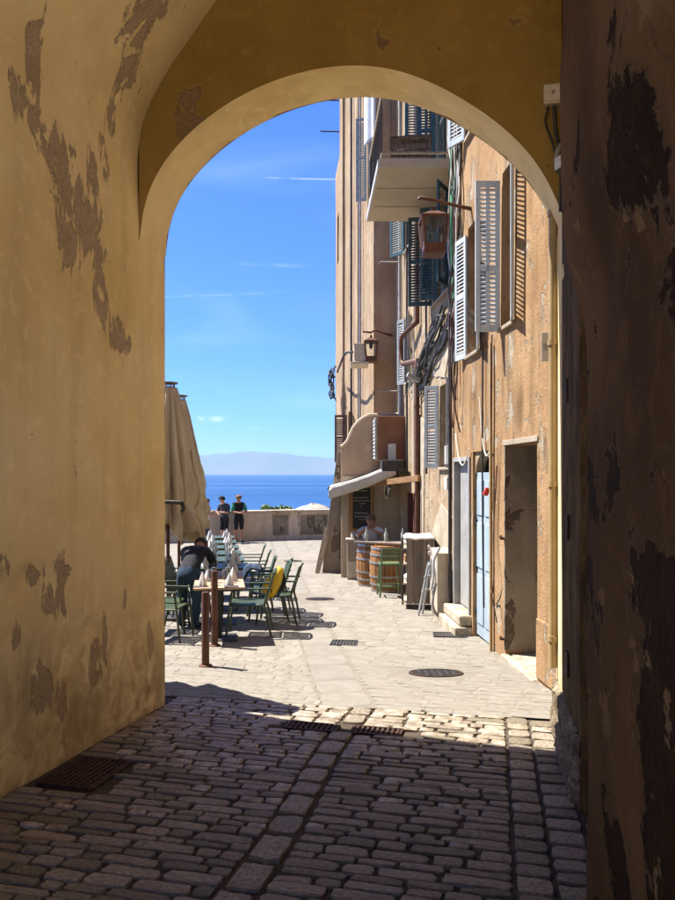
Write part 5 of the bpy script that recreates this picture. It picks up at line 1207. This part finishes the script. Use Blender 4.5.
for a,b_,L in ((PW0,PW1,LP1),(PW1,PW2,LP2)):
    n=int(L/.75)
    for i in range(n):
        mb=MB(); pwbox(mb,a,b_,L*i/n+.004,L*(i+1)/n-.004,-.05,.5,zt-.06,zt+.0+.004*(i%3)); mb.build('coping_stone','worn_stone',par,world=True,bevel=.012)
# plants and rock behind the parapet
surf('green_leaf',[(.05,.10,.02),(.09,.16,.03),(.13,.21,.05)],scale=6,rough=.6,bump=0,rnd=.2)
def leafclump(name,label,c,rx,ry,rz,n,seed,cat='plant'):
    rr=random.Random(seed); mb=MB()
    for i in range(n):
        while True:
            v=Vector((rr.uniform(-1,1),rr.uniform(-1,1),rr.uniform(-1,1)))
            if v.length<1 and nz3(v.x,v.y,v.z,2,seed)>-.25: break
        p_=Vector((v.x*rx,v.y*ry,v.z*rz+rz)); s_=rr.uniform(.035,.07); a=Vector((rr.uniform(-1,1),rr.uniform(-1,1),rr.uniform(-.2,1))).normalized(); b_=a.orthogonal().normalized()
        mb.poly([p_-a*s_,p_+b_*s_*.5,p_+a*s_,p_-b_*s_*.5])
    for i in range(6):
        mb.tube([(rr.uniform(-rx*.4,rx*.4),0,-.4),(rr.uniform(-rx*.8,rx*.8),rr.uniform(-ry,ry)*.5,rz*1.2)],.012,4)
    o=mb.build(name,'green_leaf',loc=c,fixn=False); return tag(o,label,cat)
leafclump('shrub','small green shrub peeping over the parapet, left one',((267-CX)/F*28.2,28.2,zat(513,28.2)),.28,.25,.17,320,1)
leafclump('shrub','wider green shrub over the parapet beside the boulder',((283-CX)/F*28.6,28.6,zat(513,28.6)),.42,.25,.16,420,2)
mb=MB(); mb.grid(28,14,lambda u,v:(.82*math.cos(2*PI*u)*math.sin(PI*v/1.0)*(1+.18*nz3(math.cos(2*PI*u)*2,math.sin(2*PI*u)*2,v*3,1)),.5*math.sin(2*PI*u)*math.sin(PI*v),-.42*math.cos(PI*v)*(1+.3*nz3(math.cos(2*PI*u)*1.5,math.sin(2*PI*u)*1.5,v*2,1,))))
o=mb.build('boulder','parapet_stone',loc=((312-CX)/F*28.9,28.95,zat(515,28.9)),smooth=True,weld=True); tag(o,'pale rounded boulder behind the right end of the parapet','boulder')
# ---------------------------------------------------------------- terrace: parasols
surf('parasol_cloth',[(.47,.38,.245),(.54,.45,.30),(.59,.50,.34)],scale=2.5,rough=.85,bump=.15,bscale=60,stretch=(1,1,.5),sheen=.2)
def parasol(loc,label,top,bot,r0,r1,lean=(0,0),seed=0,n=120):
    g=thing('closed_parasol',label,'parasol',loc,group='closed beige parasols on the terrace'); rr=random.Random(seed)
    mb=MB(); nf=12
    def f(u,v):
        a=2*PI*u; t_=v; z=top-(top-bot)*t_
        r=r0+(r1-r0)*(t_**.8)
        fold=.30*math.sin(nf*a+1.6*nz3(t_*2,seed,0,1)+2*t_)+.16*math.sin((nf*2+3)*a+3*nz3(t_*3,0,seed,1))+.1*nz3(math.cos(a)*2,math.sin(a)*2,t_*3,1,seed)
        r*=1+fold*(.25+.75*min(1,t_*1.5))
        r*=1+.035*nz3(a*3,t_*14,seed,1)+.02*nz3(a*9,t_*30,seed,1)
        hem=.16*t_**4*math.sin(nf*a*.5+seed)
        tie=1-.22*math.exp(-((t_-.83)/.05)**2) if seed==1 else 1
        return (r*tie*math.cos(a)+lean[0]*t_,r*tie*math.sin(a)+lean[1]*t_,z-hem)
    mb.grid(n,60,f); q=mb.build('canopy','parasol_cloth',g,smooth=True); md=q.modifiers.new('thick','SOLIDIFY'); md.thickness=.008
    mb=MB(); mb.tube([(0,0,0),(0,0,top+.02)],.028,10); mb.build('pole','brown_iron',g,smooth=50)
    mb=MB(); mb.lathe([(.01,0),(.15,.012),(.16,.03),(.02,.05)],14); mb.build('cap','grey_wood',g,loc=(0,0,top+.05))
    for k in range(8):
        a=2*PI*k/8; mb=MB(); mb.tube([(.1*math.cos(a),.1*math.sin(a),top+.05),(.09*math.cos(a),.09*math.sin(a),top-.08)],.012,5); mb.build('rib_end','zinc',g)
    mb=MB(); mb.box(-.3,.3,-.3,.3,0,.06); mb.build('base','dark_iron',g,bevel=.015)
    return g
parasol(((179-CX)/F*12.4,12.4,gz(12.4)),'closed beige parasol farther along the terrace, its tip lower in view',3.62,1.5,.11,.36,(.10,-.1),seed=2)
parasol(((168-CX)/F*11.0,11.0,gz(11)),'closed beige parasol beside the passage corner, tallest in view',3.62,1.35,.13,.44,(.05,-.05),seed=1)
q_=l2w(-.95,.42); o=parasol((q_.x,q_.y,gz(q_.y)),'closed beige parasol just outside the arch, hidden behind its corner',3.3,1.2,.13,.40,(.05,-.05),seed=4,n=80)
# black cantilever arms beside the parasols
for k,(px,py,Y,lab) in enumerate(((182,508,10.4,'upper black bent rail end in front of the parasols'),(187,519,10.9,'lower black bent rail end in front of the parasols'))):
    x=(px-CX)/F*Y; z=zat(py,Y); tubeo('bent_rail',[(x-.45,Y,z+.09),(x-.06,Y,z+.085),(x+.0,Y,z+.06),(x+.02,Y,z),(x+.0,Y,z-.06)],.03,'dark_iron',lab,'rail',n=8)
# ---------------------------------------------------------------- bollards
def bollard(px,pyb,pyt,Y,label):
    x=(px-CX)/F*Y; h=zat(pyt,Y)-gz(Y); g=thing('bollard',label,'bollard',(x,Y,gz(Y)),group='brown metal posts')
    mb=MB(); mb.lathe([(.043,0),(.043,h-.02),(.036,h),(.001,h+.004)],16); mb.build('post','brown_iron',g,smooth=50)
    mb=MB(); mb.lathe([(.075,0),(.075,.012),(.046,.02)],16); mb.build('base','brown_iron',g,smooth=50)
bollard(205.5,666,592,7.77,'nearest brown metal post, standing alone in front of the tables')
bollard(214.5,640,571,8.9,'brown metal post against the corner of the nearest table')
# ---------------------------------------------------------------- tables, chairs
surf('table_wood',[(.36,.25,.16),(.46,.33,.22)],scale=3,rough=.6,bump=.2,stretch=(2,8,2),rnd=.08)
surf('napkin_cloth',[(.66,.64,.62),(.74,.72,.70)],scale=5,rough=.9,bump=.1)
surf('charcoal_metal',[(.02,.02,.02),(.035,.035,.033)],scale=6,rough=.5,bump=.08)
def make_table(label,loc,rz,w=.66,d=.72,mat='table_wood'):
    t_=thing('cafe_table',label,'table',loc,rz,'cafe tables in a row on the terrace'); n=6
    for k in range(n):
        mb=MB(); mb.box(-w/2,w/2,-d/2+k*d/n+.004,-d/2+(k+1)*d/n-.004,.71,.738); mb.build('plank',mat,t_,bevel=.003)
    mb=MB(); mb.box(-w/2+.03,w/2-.03,-d/2+.03,d/2-.03,.685,.709); mb.build('frame','charcoal_metal',t_)
    mb=MB(); mb.box(-.04,.04,-.04,.04,.02,.685); mb.build('pedestal','charcoal_metal',t_)
    mb=MB(); mb.box(-.24,.24,-.22,.22,0,.02); mb.build('foot_plate','charcoal_metal',t_,bevel=.004)
    return t_
TW=math.atan2(1.9,11)
tabs=[]
TY=[9.35,10.55,11.9,13.2,14.6,16.1,17.6,19.3]
names=['nearest','second','third','fourth','fifth','sixth','seventh','farthest']
def TX(Y): return -1.58-.155*(Y-9.35)-.012*max(0,Y-12)**1.3
for i,Y in enumerate(TY):
    x=TX(Y); w=.66 if i<2 else .85
    make_table(f'slatted cafe table, {names[i]} of the row on the terrace',(x,Y,gz(Y)),TW,w=w,mat='table_wood' if i<2 else 'green_metal'); tabs.append((x,Y,w))
def make_chair():
    c=thing('terrace_chair','x','chair',(0,0,0),group='green metal armchairs of the terrace'); m_='green_metal'
    # faces +x
    sl_=MB(); sl_.grid(6,1,lambda u,v:(-.22+.44*u,-.026+.052*v,.445-.02*math.sin(PI*u)+.006)); me=sl_.mesh('seat_slat',m_)
    for k in range(7): o=inst(me,'seat_slat',c,(0,-.192+k*.064,0)); md=o.modifiers.new('t','SOLIDIFY'); md.thickness=.008
    mb=MB(); mb.tube([(.22,-.22,.44),(.22,.22,.44)],.013,8); mb.tube([(-.22,-.22,.43),(-.22,.22,.43)],.013,8); mb.tube([(-.22,-.225,.43),(.22,-.225,.43)],.012,8); mb.tube([(-.22,.225,.43),(.22,.225,.43)],.012,8); mb.build('seat_frame',m_,c,smooth=50)
    bs=MB(); bs.grid(1,6,lambda u,v:(-.235-.13*v-.0,-.026+.052*u,.47+.39*v)); me=bs.mesh('back_slat',m_)
    for k in range(7): o=inst(me,'back_slat',c,(0,-.192+k*.064,0)); md=o.modifiers.new('t','SOLIDIFY'); md.thickness=.008
    mb=MB(); mb.tube([(-.365,-.235,.86),(-.385,-.1,.88),(-.385,.1,.88),(-.365,.235,.86)],.018,8); mb.build('top_rail',m_,c,smooth=50)
    for s_ in (-1,1):
        mb=MB(); mb.tube(bez([(-.33,s_*.25,0),(-.27,s_*.245,.30),(-.24,s_*.24,.45),(-.30,s_*.24,.66),(-.365,s_*.235,.86)],4),.016,8); mb.build('leg',m_,c,smooth=50)
        mb=MB(); mb.tube(bez([(.28,s_*.25,0),(.245,s_*.25,.30),(.215,s_*.25,.56),(.19,s_*.25,.645)],4),.016,8); mb.build('leg',m_,c,smooth=50)
        mb=MB(); mb.box(-.33,.23,s_*.255-.024,s_*.255+.024,.65,.672); mb.build('armrest',m_,c,bevel=.006)
    return c
chair0=make_chair()
used=[False]
def chair(x,Y,rz,label):
    c=chair0 if not used[0] else copy_tree(chair0); used[0]=True
    c.location=(x,Y,gz(Y)); c.rotation_euler=(slope(Y)*.0,0,rz); c['label']=label; return c
# explicit chairs near the camera
chair(-1.24,9.72,PI+R(3),'green metal armchair tucked in at the right of the nearest table, toward the camera')
chair(-2.28,9.35,R(-8),'green metal armchair at the left of the nearest table, beside the waiter')
chair(-2.42,9.95,R(4),'green metal armchair left of the waiter, half hidden by the wall corner')
chair(-.92,10.62,PI-R(2),'green metal armchair pulled out furthest into the street')
chair(-1.12,10.95,PI+R(10),'green metal armchair with a yellow backpack on its back')
chair(-1.14,11.5,PI-R(6),'green metal armchair with a blue jacket over it')
k=0
for i,(x,Y,w) in enumerate(tabs[1:],1):
    for s_ in (-1,1):
        if (i<=1 and s_==1) or i>4 or (i>2 and s_==-1): continue
        xx=x+s_*(w/2+.12); 
        chair(xx*1.0,Y+.02*s_,(PI if s_>0 else 0)+R(random.Random(i*2+s_).uniform(-6,6))+TW*.5,f'green metal armchair on the {"street" if s_>0 else "wall"} side of the {names[i]} table')
# napkins, glasses
def napkin_mesh(seed,h=.2,r=.05):
    mb=MB(); mb.grid(12,8,lambda u,v:((r*(1-v**1.5)+.004)*(1+.35*math.sin(5*2*PI*u+seed)*(1-v*.4))*math.cos(2*PI*u)+.012*v*math.sin(seed),(r*(1-v**1.5)+.004)*(1+.35*math.sin(5*2*PI*u+seed)*(1-v*.4))*math.sin(2*PI*u),h*v)); return mb.mesh('folded_napkin','napkin_cloth',smooth=True)
nm=[napkin_mesh(i,.16+.03*i) for i in range(3)]
rr=random.Random(77)
for i,(x,Y,w) in enumerate(tabs):
    for (sx,sy) in ((-1,-1),(1,-1),(-1,1),(1,1)):
        wh=('near' if sy<0 else 'far')+(' wall-side' if sx<0 else ' street-side')
        o=bpy.data.objects.new('folded_napkin',nm[rr.randrange(3)]); COL.objects.link(o); o.location=(x+sx*w*.26+rr.uniform(-.03,.03),Y+sy*.2+rr.uniform(-.04,.04),gz(Y)+.738); o.rotation_euler=(0,0,rr.uniform(0,6)); tag(o,f'white cone napkin at the {wh} corner of the {names[i]} table','napkin',f'napkins on the {names[i]} table')
gm=MB(); gm.lathe([(.03,0),(.004,.006),(.004,.08),(.03,.11),(.036,.15),(.03,.2)],12)
surf('clear_glass',[(.55,.57,.58),(.7,.72,.72)],scale=3,rough=.1,bump=0,spec=.8); MATS['clear_glass'].node_tree.nodes['Principled BSDF'].inputs['Transmission Weight'].default_value=.85; MATS['clear_glass'].node_tree.nodes['Principled BSDF'].inputs['IOR'].default_value=1.05
gmm=gm.mesh('wine_glass','clear_glass',smooth=50)
for i,(x,Y,w) in enumerate(tabs[:5]):
    for (sx,sy) in ((-1,-1),(1,-1),(-1,1),(1,1)):
        wh=('near' if sy<0 else 'far')+(' wall-side' if sx<0 else ' street-side')
        o=bpy.data.objects.new('wine_glass',gmm); COL.objects.link(o); o.location=(x+sx*w*.14,Y+sy*.12,gz(Y)+.738); tag(o,f'stemmed glass beside the {wh} napkin of the {names[i]} table','glass',f'glasses on the {names[i]} table')
surf('dark_paper',[(.05,.045,.05),(.09,.08,.085)],scale=3,rough=.6,bump=.05)
surf('amber_food',[(.5,.28,.06),(.62,.36,.1)],scale=12,rough=.5,bump=.3)
for (dx,dy,i,lab) in ((-.2,-.27,0,'dark folded menu at the front left of the nearest table'),(.2,-.26,0,'dark folded menu at the front right of the nearest table'),(.12,-.25,1,'dark folded menu on the second table')):
    x,Y,w=tabs[i]; mb=MB(); mb.box(-.09,.09,-.06,.06,0,.008); o=mb.build('menu','dark_paper',loc=(x+dx,Y+dy,gz(Y)+.739),rot=(0,0,.2)); tag(o,lab,'menu')
x,Y,w=tabs[1]; mb=MB(); mb.lathe([(.05,0),(.09,.02),(.095,.03),(.07,.028)],18); o=mb.build('plate','amber_food',loc=(x+.2,Y-.12,gz(Y)+.739),smooth=50); tag(o,'small amber dish on the second table','dish')
# backpack
surf('yellow_fabric',[(.58,.36,.02),(.70,.46,.03)],scale=6,rough=.6,bump=.3)
surf('navy_fabric',[(.006,.006,.012),(.013,.013,.02)],scale=5,rough=.85,bump=.3,sheen=.1)
surf('denim_fabric',[(.03,.05,.09),(.05,.08,.13)],scale=5,rough=.9,bump=.3)
bp=thing('backpack','bright yellow backpack hanging on a green chair back','backpack',(-1.02,10.3,gz(10.3)+.42),0); bp.rotation_euler=(0,R(22),R(10))
mb=MB(); mb.grid(24,14,lambda u,v:(.10*math.cos(2*PI*u)*math.sin(PI*v)**.6*(1+.08*nz3(u*5,v*5,1)),.15*math.sin(2*PI*u)*math.sin(PI*v)**.6,.24-.24*math.cos(PI*v)+.02*nz3(u*4,v*4,2))); mb.build('bag','yellow_fabric',bp,smooth=True,weld=True)
mb=MB(); mb.grid(16,10,lambda u,v:(-.09+.05*math.cos(2*PI*u)*math.sin(PI*v)**.6,.11*math.sin(2*PI*u)*math.sin(PI*v)**.6,.15-.12*math.cos(PI*v))); mb.build('pocket','yellow_fabric',bp,smooth=True,weld=True)
for s_ in (-1,1): mb=MB(); mb.tube(bez([(.06,s_*.07,.42),(.13,s_*.08,.3),(.12,s_*.09,.12),(.07,s_*.08,.05)],4),.014,6); mb.build('strap','navy_fabric',bp,smooth=50)
mb=MB(); mb.tube(bez([(0,-.14,.1),(-.08,-.1,.27),(-.08,.08,.29),(0,.14,.1)],4),.008,6); mb.build('buckle_strap','navy_fabric',bp)
jk=MB(); jk.grid(18,14,lambda u,v:(-.17+.34*u+.02*nz3(u*5,v*5,3),.22*(v-.5)*(1+.3*nz3(u*3,0,0,1)),.09*math.sin(PI*v)+.10*math.sin(PI*u)+.03*nz3(u*6,v*6,1)))
o=jk.build('jacket','denim_fabric',loc=(-1.35,11.2,gz(11.2)+.66),rot=(0,R(-25),0),smooth=True); md=o.modifiers.new('t','SOLIDIFY'); md.thickness=.03; tag(o,'crumpled blue jacket thrown over a green chair','jacket')
# ---------------------------------------------------------------- people
surf('skin',[(.42,.23,.15),(.52,.30,.21)],scale=8,rough=.55,bump=.05)
surf('tanned_skin',[(.30,.15,.09),(.38,.2,.13)],scale=8,rough=.5,bump=.05)
surf('hair_dark',[(.02,.015,.012),(.05,.035,.025)],scale=20,rough=.7,bump=.4,stretch=(1,1,.3))
surf('hair_red',[(.14,.06,.03),(.22,.10,.05)],scale=20,rough=.7,bump=.4,stretch=(1,1,.3))
surf('slate_fabric',[(.025,.03,.04),(.045,.05,.062)],scale=5,rough=.9,bump=.3)
surf('green_fabric',[(.02,.16,.11),(.04,.24,.16)],scale=5,rough=.9,bump=.3)
surf('black_fabric',[(.006,.006,.008),(.014,.014,.017)],scale=5,rough=.9,bump=.3)
surf('white_fabric',[(.55,.54,.52),(.66,.65,.63)],scale=5,rough=.9,bump=.3)
surf('jeans_fabric',[(.018,.04,.07),(.032,.06,.10)],scale=5,rough=.9,bump=.3)
def skin_mesh(verts,edges,root,sub=1):
    me=bpy.data.meshes.new('tmp'); me.from_pydata([v[0] for v in verts],edges,[]); o=bpy.data.objects.new('tmp',me); COL.objects.link(o)
    md=o.modifiers.new('s','SKIN'); md.use_smooth_shade=True
    for i,v in enumerate(verts):
        sv=me.skin_vertices[0].data[i]; r=v[1]; sv.radius=(r if isinstance(r,tuple) else (r,r)); sv.use_root=(i==root)
    ms=o.modifiers.new('u','SUBSURF'); ms.levels=sub; ms.render_levels=sub
    dg=bpy.context.evaluated_depsgraph_get(); ev=o.evaluated_get(dg); m2_=bpy.data.meshes.new_from_object(ev)
    vs=[tuple(v.co) for v in m2_.vertices]; fs=[tuple(p_.vertices) for p_ in m2_.polygons]
    bpy.data.objects.remove(o); bpy.data.meshes.remove(me); bpy.data.meshes.remove(m2_); return vs,fs
def person(label,loc,rz,J,colors,hair,hat=None,scale=1.0,waist=None,hand_open=True):
    """J: joint name -> point; colors: region -> material; one continuous skinned body with fingers"""
    g=thing('person',label,'person',loc,rz); g.scale=(scale,)*3
    names_=['pelvis','spine','chest','neck','jaw','head','crown','shl','ell','wrl','shr','elr','wrr','hil','knl','anl','tol','hir','knr','anr','tor']
    rad=dict(pelvis=(.15,.11),spine=(.135,.10),chest=(.16,.115),neck=.058,jaw=.072,head=.098,crown=.082,shl=.072,shr=.072,ell=.048,elr=.048,wrl=.03,wrr=.03,hil=.095,hir=.095,knl=.062,knr=.062,anl=.042,anr=.042,tol=.034,tor=.034)
    E_=[('pelvis','spine'),('spine','chest'),('chest','neck'),('neck','jaw'),('jaw','head'),('head','crown'),('chest','shl'),('shl','ell'),('ell','wrl'),('chest','shr'),('shr','elr'),('elr','wrr'),('pelvis','hil'),('hil','knl'),('knl','anl'),('anl','tol'),('pelvis','hir'),('hir','knr'),('knr','anr'),('anr','tor')]
    J={k_:Vector(v) for k_,v in J.items()}
    V=[(tuple(J[n]),rad[n]) for n in names_]; Ed=[(names_.index(a),names_.index(b_)) for a,b_ in E_]
    vs,fs=skin_mesh(V,Ed,0,2)
    reg=[]
    segcol={('jaw','head'):'skin',('head','crown'):'skin',('neck','jaw'):'skin',('ell','wrl'):'forearm',('elr','wrr'):'forearm',('hil','knl'):'thigh',('hir','knr'):'thigh',('knl','anl'):'shin',('knr','anr'):'shin',('anl','tol'):'shoe',('anr','tor'):'shoe',('pelvis','hil'):'thigh',('pelvis','hir'):'thigh',('shl','ell'):'sleeve',('shr','elr'):'sleeve'}
    def nearest(p_):
        best=None
        for a,b_ in E_:
            A,B=J[a],J[b_]; d=B-A; t_=max(0,min(1,(p_-A).dot(d)/max(1e-6,d.length_squared))); q_=(p_-(A+d*t_)).length
            ra=rad[a] if not isinstance(rad[a],tuple) else rad[a][0]; rb=rad[b_] if not isinstance(rad[b_],tuple) else rad[b_][0]
            q_-= .6*(ra+(rb-ra)*t_)
            if best is None or q_<best[0]: best=(q_,(a,b_),t_)
        return best
    matn=[]; 
    def mid(nm):
        if nm not in matn: matn.append(nm)
        return matn.index(nm)
    mis=[]
    for f_ in fs:
        c_=sum((Vector(vs[i]) for i in f_),Vector())/len(f_); q_,e,t_=nearest(c_); r_=segcol.get(e,'shirt')
        if e==('chest','neck') and t_>.75: r_='skin'
        if e==('pelvis','spine') and t_<.35: r_='thigh'
        mis.append(mid(colors.get(r_,colors['shirt'])))
    # clothes stand off the body and crease
    clothed=[False]*len(vs); nrm_=[Vector() for _ in vs]
    for f_,m__ in zip(fs,mis):
        a_,b_,c_=Vector(vs[f_[0]]),Vector(vs[f_[1]]),Vector(vs[f_[2]]); nn=(b_-a_).cross(c_-a_)
        for i in f_:
            nrm_[i]+=nn
            if 'fabric' in matn[m__]: clothed[i]=True
    for i,v_ in enumerate(vs):
        if clothed[i]:
            w__=Vector(v_); n_=nrm_[i].normalized(); k_=.016+.016*nz3(w__.x,w__.y,w__.z,9,3)+.008*nz3(w__.x,w__.y,w__.z,24,1); vs[i]=tuple(w__+n_*k_)
    # hands: palm plus five bent fingers
    for w_,e_ in (('wrl','ell'),('wrr','elr')):
        d=(J[w_]-J[e_]).normalized(); side=d.cross(Vector((0,0,1))); side=side.normalized() if side.length>.1 else Vector((1,0,0)); dn=side.cross(d).normalized()
        sg=1 if w_=='wrl' else -1
        Vh=[(tuple(J[w_]-d*.01),(.026,.018)),(tuple(J[w_]+d*.045),(.038,.016)),(tuple(J[w_]+d*.08),(.036,.013))]; Eh=[(0,1),(1,2)]
        hv,hf=skin_mesh(Vh,Eh,0,1); n0=len(vs); vs+=hv; fs+=[tuple(i+n0 for i in f_) for f_ in hf]; mis+=[mid(colors['skin'])]*len(hf)
        for q_ in range(5):
            if q_<4:
                o_=side*(q_-1.5)*.021; L_=[.062,.075,.07,.052][q_]; b0_=J[w_]+d*.078+o_; b1=b0_+d*L_*.5-dn*.008; b2=b1+d*L_*.4-dn*.025
            else:
                b0_=J[w_]+d*.03+side*.035*sg; b1=b0_+side*.02*sg+d*.03; b2=b1+d*.028
            hv,hf=skin_mesh([(tuple(b0_),.0095),(tuple(b1),.0085),(tuple(b2),.007)],[(0,1),(1,2)],0,1); n0=len(vs); vs+=hv; fs+=[tuple(i+n0 for i in f_) for f_ in hf]; mis+=[mid(colors['skin'])]*len(hf)
    # face: nose and ears in the same mesh; up axis of head
    up=(J['crown']-J['jaw']).normalized(); fw=Vector(J.get('face',J['head']+Vector((0,1,0))))-J['head']; fw=(fw-up*fw.dot(up)).normalized(); sd_=fw.cross(up)
    for (c_,r_) in ((J['head']+fw*.095-up*.015,.016),(J['head']+sd_*.092-up*.01,.02),(J['head']-sd_*.092-up*.01,.02)):
        hv,hf=skin_mesh([(tuple(c_+up*.018),r_*.7),(tuple(c_-up*.018),r_)],[(0,1)],0,1); n0=len(vs); vs+=hv; fs+=[tuple(i+n0 for i in f_) for f_ in hf]; mis+=[mid(colors['skin'])]*len(hf)
    me=bpy.data.meshes.new('body'); me.from_pydata(vs,[],fs)
    for m_ in matn: me.materials.append(MATS[m_])
    me.polygons.foreach_set('material_index',mis); me.shade_smooth(); b_=bpy.data.objects.new('body',me); COL.objects.link(b_); b_.parent=g
    # eyes and mouth
    for (nm,off,r_,mt_) in (('eye',fw*.088+sd_*.032+up*.012,.011,'hair_dark'),('eye',fw*.088-sd_*.032+up*.012,.011,'hair_dark')):
        mb=MB(); mb.lathe([(.001,-r_),(r_*.8,-r_*.6),(r_,0),(r_*.8,r_*.6),(.001,r_)],8); mb.build(nm,mt_,g,loc=tuple(J['head']+off),smooth=True)
    mb=MB(); c_=J['head']+fw*.083-up*.055; mb.tube([c_-sd_*.024,c_+fw*.004,c_+sd_*.024],.006,6); mb.build('mouth','tanned_skin',g,smooth=True)
    # hair shell
    M=Matrix((( sd_.x,fw.x,up.x,0),(sd_.y,fw.y,up.y,0),(sd_.z,fw.z,up.z,0),(0,0,0,1)))
    mb=MB(); ctr=J['head']+up*.03
    def hf_(u,v):
        a=2*PI*u; th=PI*.62*v; lim=1.0-.38*max(0,math.sin(a))
        th*=lim; r_=.112+.006*nz3(math.cos(a)*3,math.sin(a)*3,v*4,1)
        p_=M@Vector((r_*math.sin(th)*math.cos(a),r_*1.08*math.sin(th)*math.sin(a),r_*math.cos(th)*1.0)); return tuple(ctr+p_)
    mb.grid(24,12,hf_); hm=mb.build('hair' if not hat else 'cap',hat or hair,g,smooth=True); md=hm.modifiers.new('t','SOLIDIFY'); md.thickness=.012
    if hat:
        mb=MB(); mb.grid(10,4,lambda u,v: tuple(ctr+M@Vector(((u-.5)*.17,.095+.07*v*(1-(2*u-1)**2*.6),.035-.02*v)))); q=mb.build('peak',hat,hm,smooth=True); md=q.modifiers.new('t','SOLIDIFY'); md.thickness=.008
    return g
ST=dict(pelvis=(0,0,.93),spine=(0,.0,1.10),chest=(0,.0,1.32),neck=(0,.0,1.48),jaw=(0,.02,1.55),head=(0,.03,1.62),crown=(0,.015,1.68),face=(0,1,1.62),
  shl=(-.19,0,1.40),ell=(-.24,.02,1.12),wrl=(-.22,.12,.90),shr=(.19,0,1.40),elr=(.24,.02,1.12),wrr=(.22,.12,.90),
  hil=(-.10,0,.88),knl=(-.11,.03,.48),anl=(-.11,-.01,.08),tol=(-.13,.14,.035),hir=(.10,0,.88),knr=(.11,.03,.48),anr=(.11,-.01,.08),tor=(.13,.14,.035))
def pose(**k): d=dict(ST); d.update(k); return d
# two people leaning on the parapet
Yp_=26.0; p1=((224.5-CX)/F*Yp_,Yp_); p2=((238.5-CX)/F*26.2,26.2)
person('person in a black cap and slate shirt with folded arms, leaning at the parapet',(p1[0],p1[1],gz(26)),R(145),pose(chest=(0,.05,1.32),neck=(0,.07,1.47),jaw=(0,.11,1.53),head=(0,.13,1.60),crown=(0,.12,1.66),face=(.4,1.1,1.45),ell=(-.27,.08,1.13),wrl=(-.02,.28,1.14),elr=(.27,.08,1.13),wrr=(.02,.30,1.10)),dict(shirt='slate_fabric',sleeve='slate_fabric',forearm='skin',thigh='black_fabric',shin='skin',shoe='black_fabric',skin='skin'),'hair_dark',hat='black_fabric',scale=1.0)
person('person with reddish hair and a green sleeved dark top, arms folded at the parapet',(p2[0],p2[1],gz(26)),R(205),pose(face=(-.5,1.1,1.5),ell=(-.27,.08,1.13),wrl=(-.02,.28,1.12),elr=(.27,.08,1.13),wrr=(.04,.30,1.10)),dict(shirt='black_fabric',sleeve='green_fabric',forearm='tanned_skin',thigh='black_fabric',shin='tanned_skin',shoe='dark_wood' if False else 'black_fabric',skin='tanned_skin'),'hair_red',scale=1.01)
# third person, at the left, reaching towards them
Y3=23.5; person('person in a white shirt with an arm stretched out, half hidden by the parasols',((206-CX)/F*Y3,Y3,gz(Y3)),R(-70),pose(ell=(-.30,.12,1.22),wrl=(-.33,.34,1.30),elr=(.27,.1,1.2),wrr=(.2,.33,1.15)),dict(shirt='white_fabric',sleeve='tanned_skin',forearm='tanned_skin',thigh='slate_fabric',shin='tanned_skin',shoe='black_fabric',skin='tanned_skin'),'hair_dark',scale=.97)
# waiter bending over the nearest table
person('waiter in a dark sweater and jeans bending over the nearest table',(-2.14,10.15,gz(10.15)),R(-9),pose(pelvis=(0,-.06,.88),spine=(0,.03,1.02),chest=(0,.22,1.16),neck=(0,.36,1.24),jaw=(0,.43,1.25),head=(0,.49,1.27),crown=(0,.53,1.31),face=(0,.9,.9),
   shl=(-.20,.28,1.20),ell=(-.24,.42,.98),wrl=(-.16,.58,.84),shr=(.20,.28,1.20),elr=(.24,.42,.96),wrr=(.14,.60,.83),hil=(-.10,-.08,.84),knl=(-.12,.02,.46),anl=(-.12,-.05,.08),tol=(-.14,.10,.035),hir=(.10,-.08,.84),knr=(.12,-.0,.46),anr=(.13,-.1,.08),tor=(.14,.05,.035)),
   dict(shirt='navy_fabric',sleeve='navy_fabric',forearm='navy_fabric',thigh='jeans_fabric',shin='jeans_fabric',shoe='black_fabric',skin='tanned_skin'),'hair_dark',scale=.91)
# guest seated behind the barrels
sx_=(372-CX)/F*15.3
person('guest in a brown cap and grey shirt seated behind the bar counter, hand at chin',(sx_,15.35,gz(15.3)+.1),R(165),pose(pelvis=(0,0,.62),spine=(0,.02,.78),chest=(0,.06,.98),neck=(0,.09,1.13),jaw=(0,.12,1.20),head=(0,.13,1.27),crown=(0,.12,1.33),face=(-.3,1.1,1.22),
   shl=(-.19,.05,1.06),ell=(-.28,.26,.98),wrl=(-.12,.34,1.08),shr=(.19,.05,1.06),elr=(.25,.28,.97),wrr=(.03,.30,1.14),hil=(-.10,.04,.58),knl=(-.14,.42,.58),anl=(-.14,.36,.14),tol=(-.14,.5,.1),hir=(.10,.04,.58),knr=(.14,.42,.58),anr=(.14,.36,.14),tor=(.14,.5,.1)),
   dict(shirt='white_fabric',sleeve='white_fabric',forearm='tanned_skin',thigh='black_fabric',shin='black_fabric',shoe='black_fabric',skin='tanned_skin'),'hair_dark',hat='brown_shutter')
s2=thing('bar_stool','dark bar stool under the seated guest','stool',(sx_,15.38,gz(15.38)))
mb=MB(); mb.lathe([(.17,.50),(.18,.53),(.16,.55)],16); mb.build('seat','dark_wood',s2,smooth=50)
for k in range(4): a=PI/4+PI/2*k; mb=MB(); mb.beam((.2*math.cos(a),.2*math.sin(a),0),(.12*math.cos(a),.12*math.sin(a),.5),.03); mb.build('leg','dark_iron',s2)
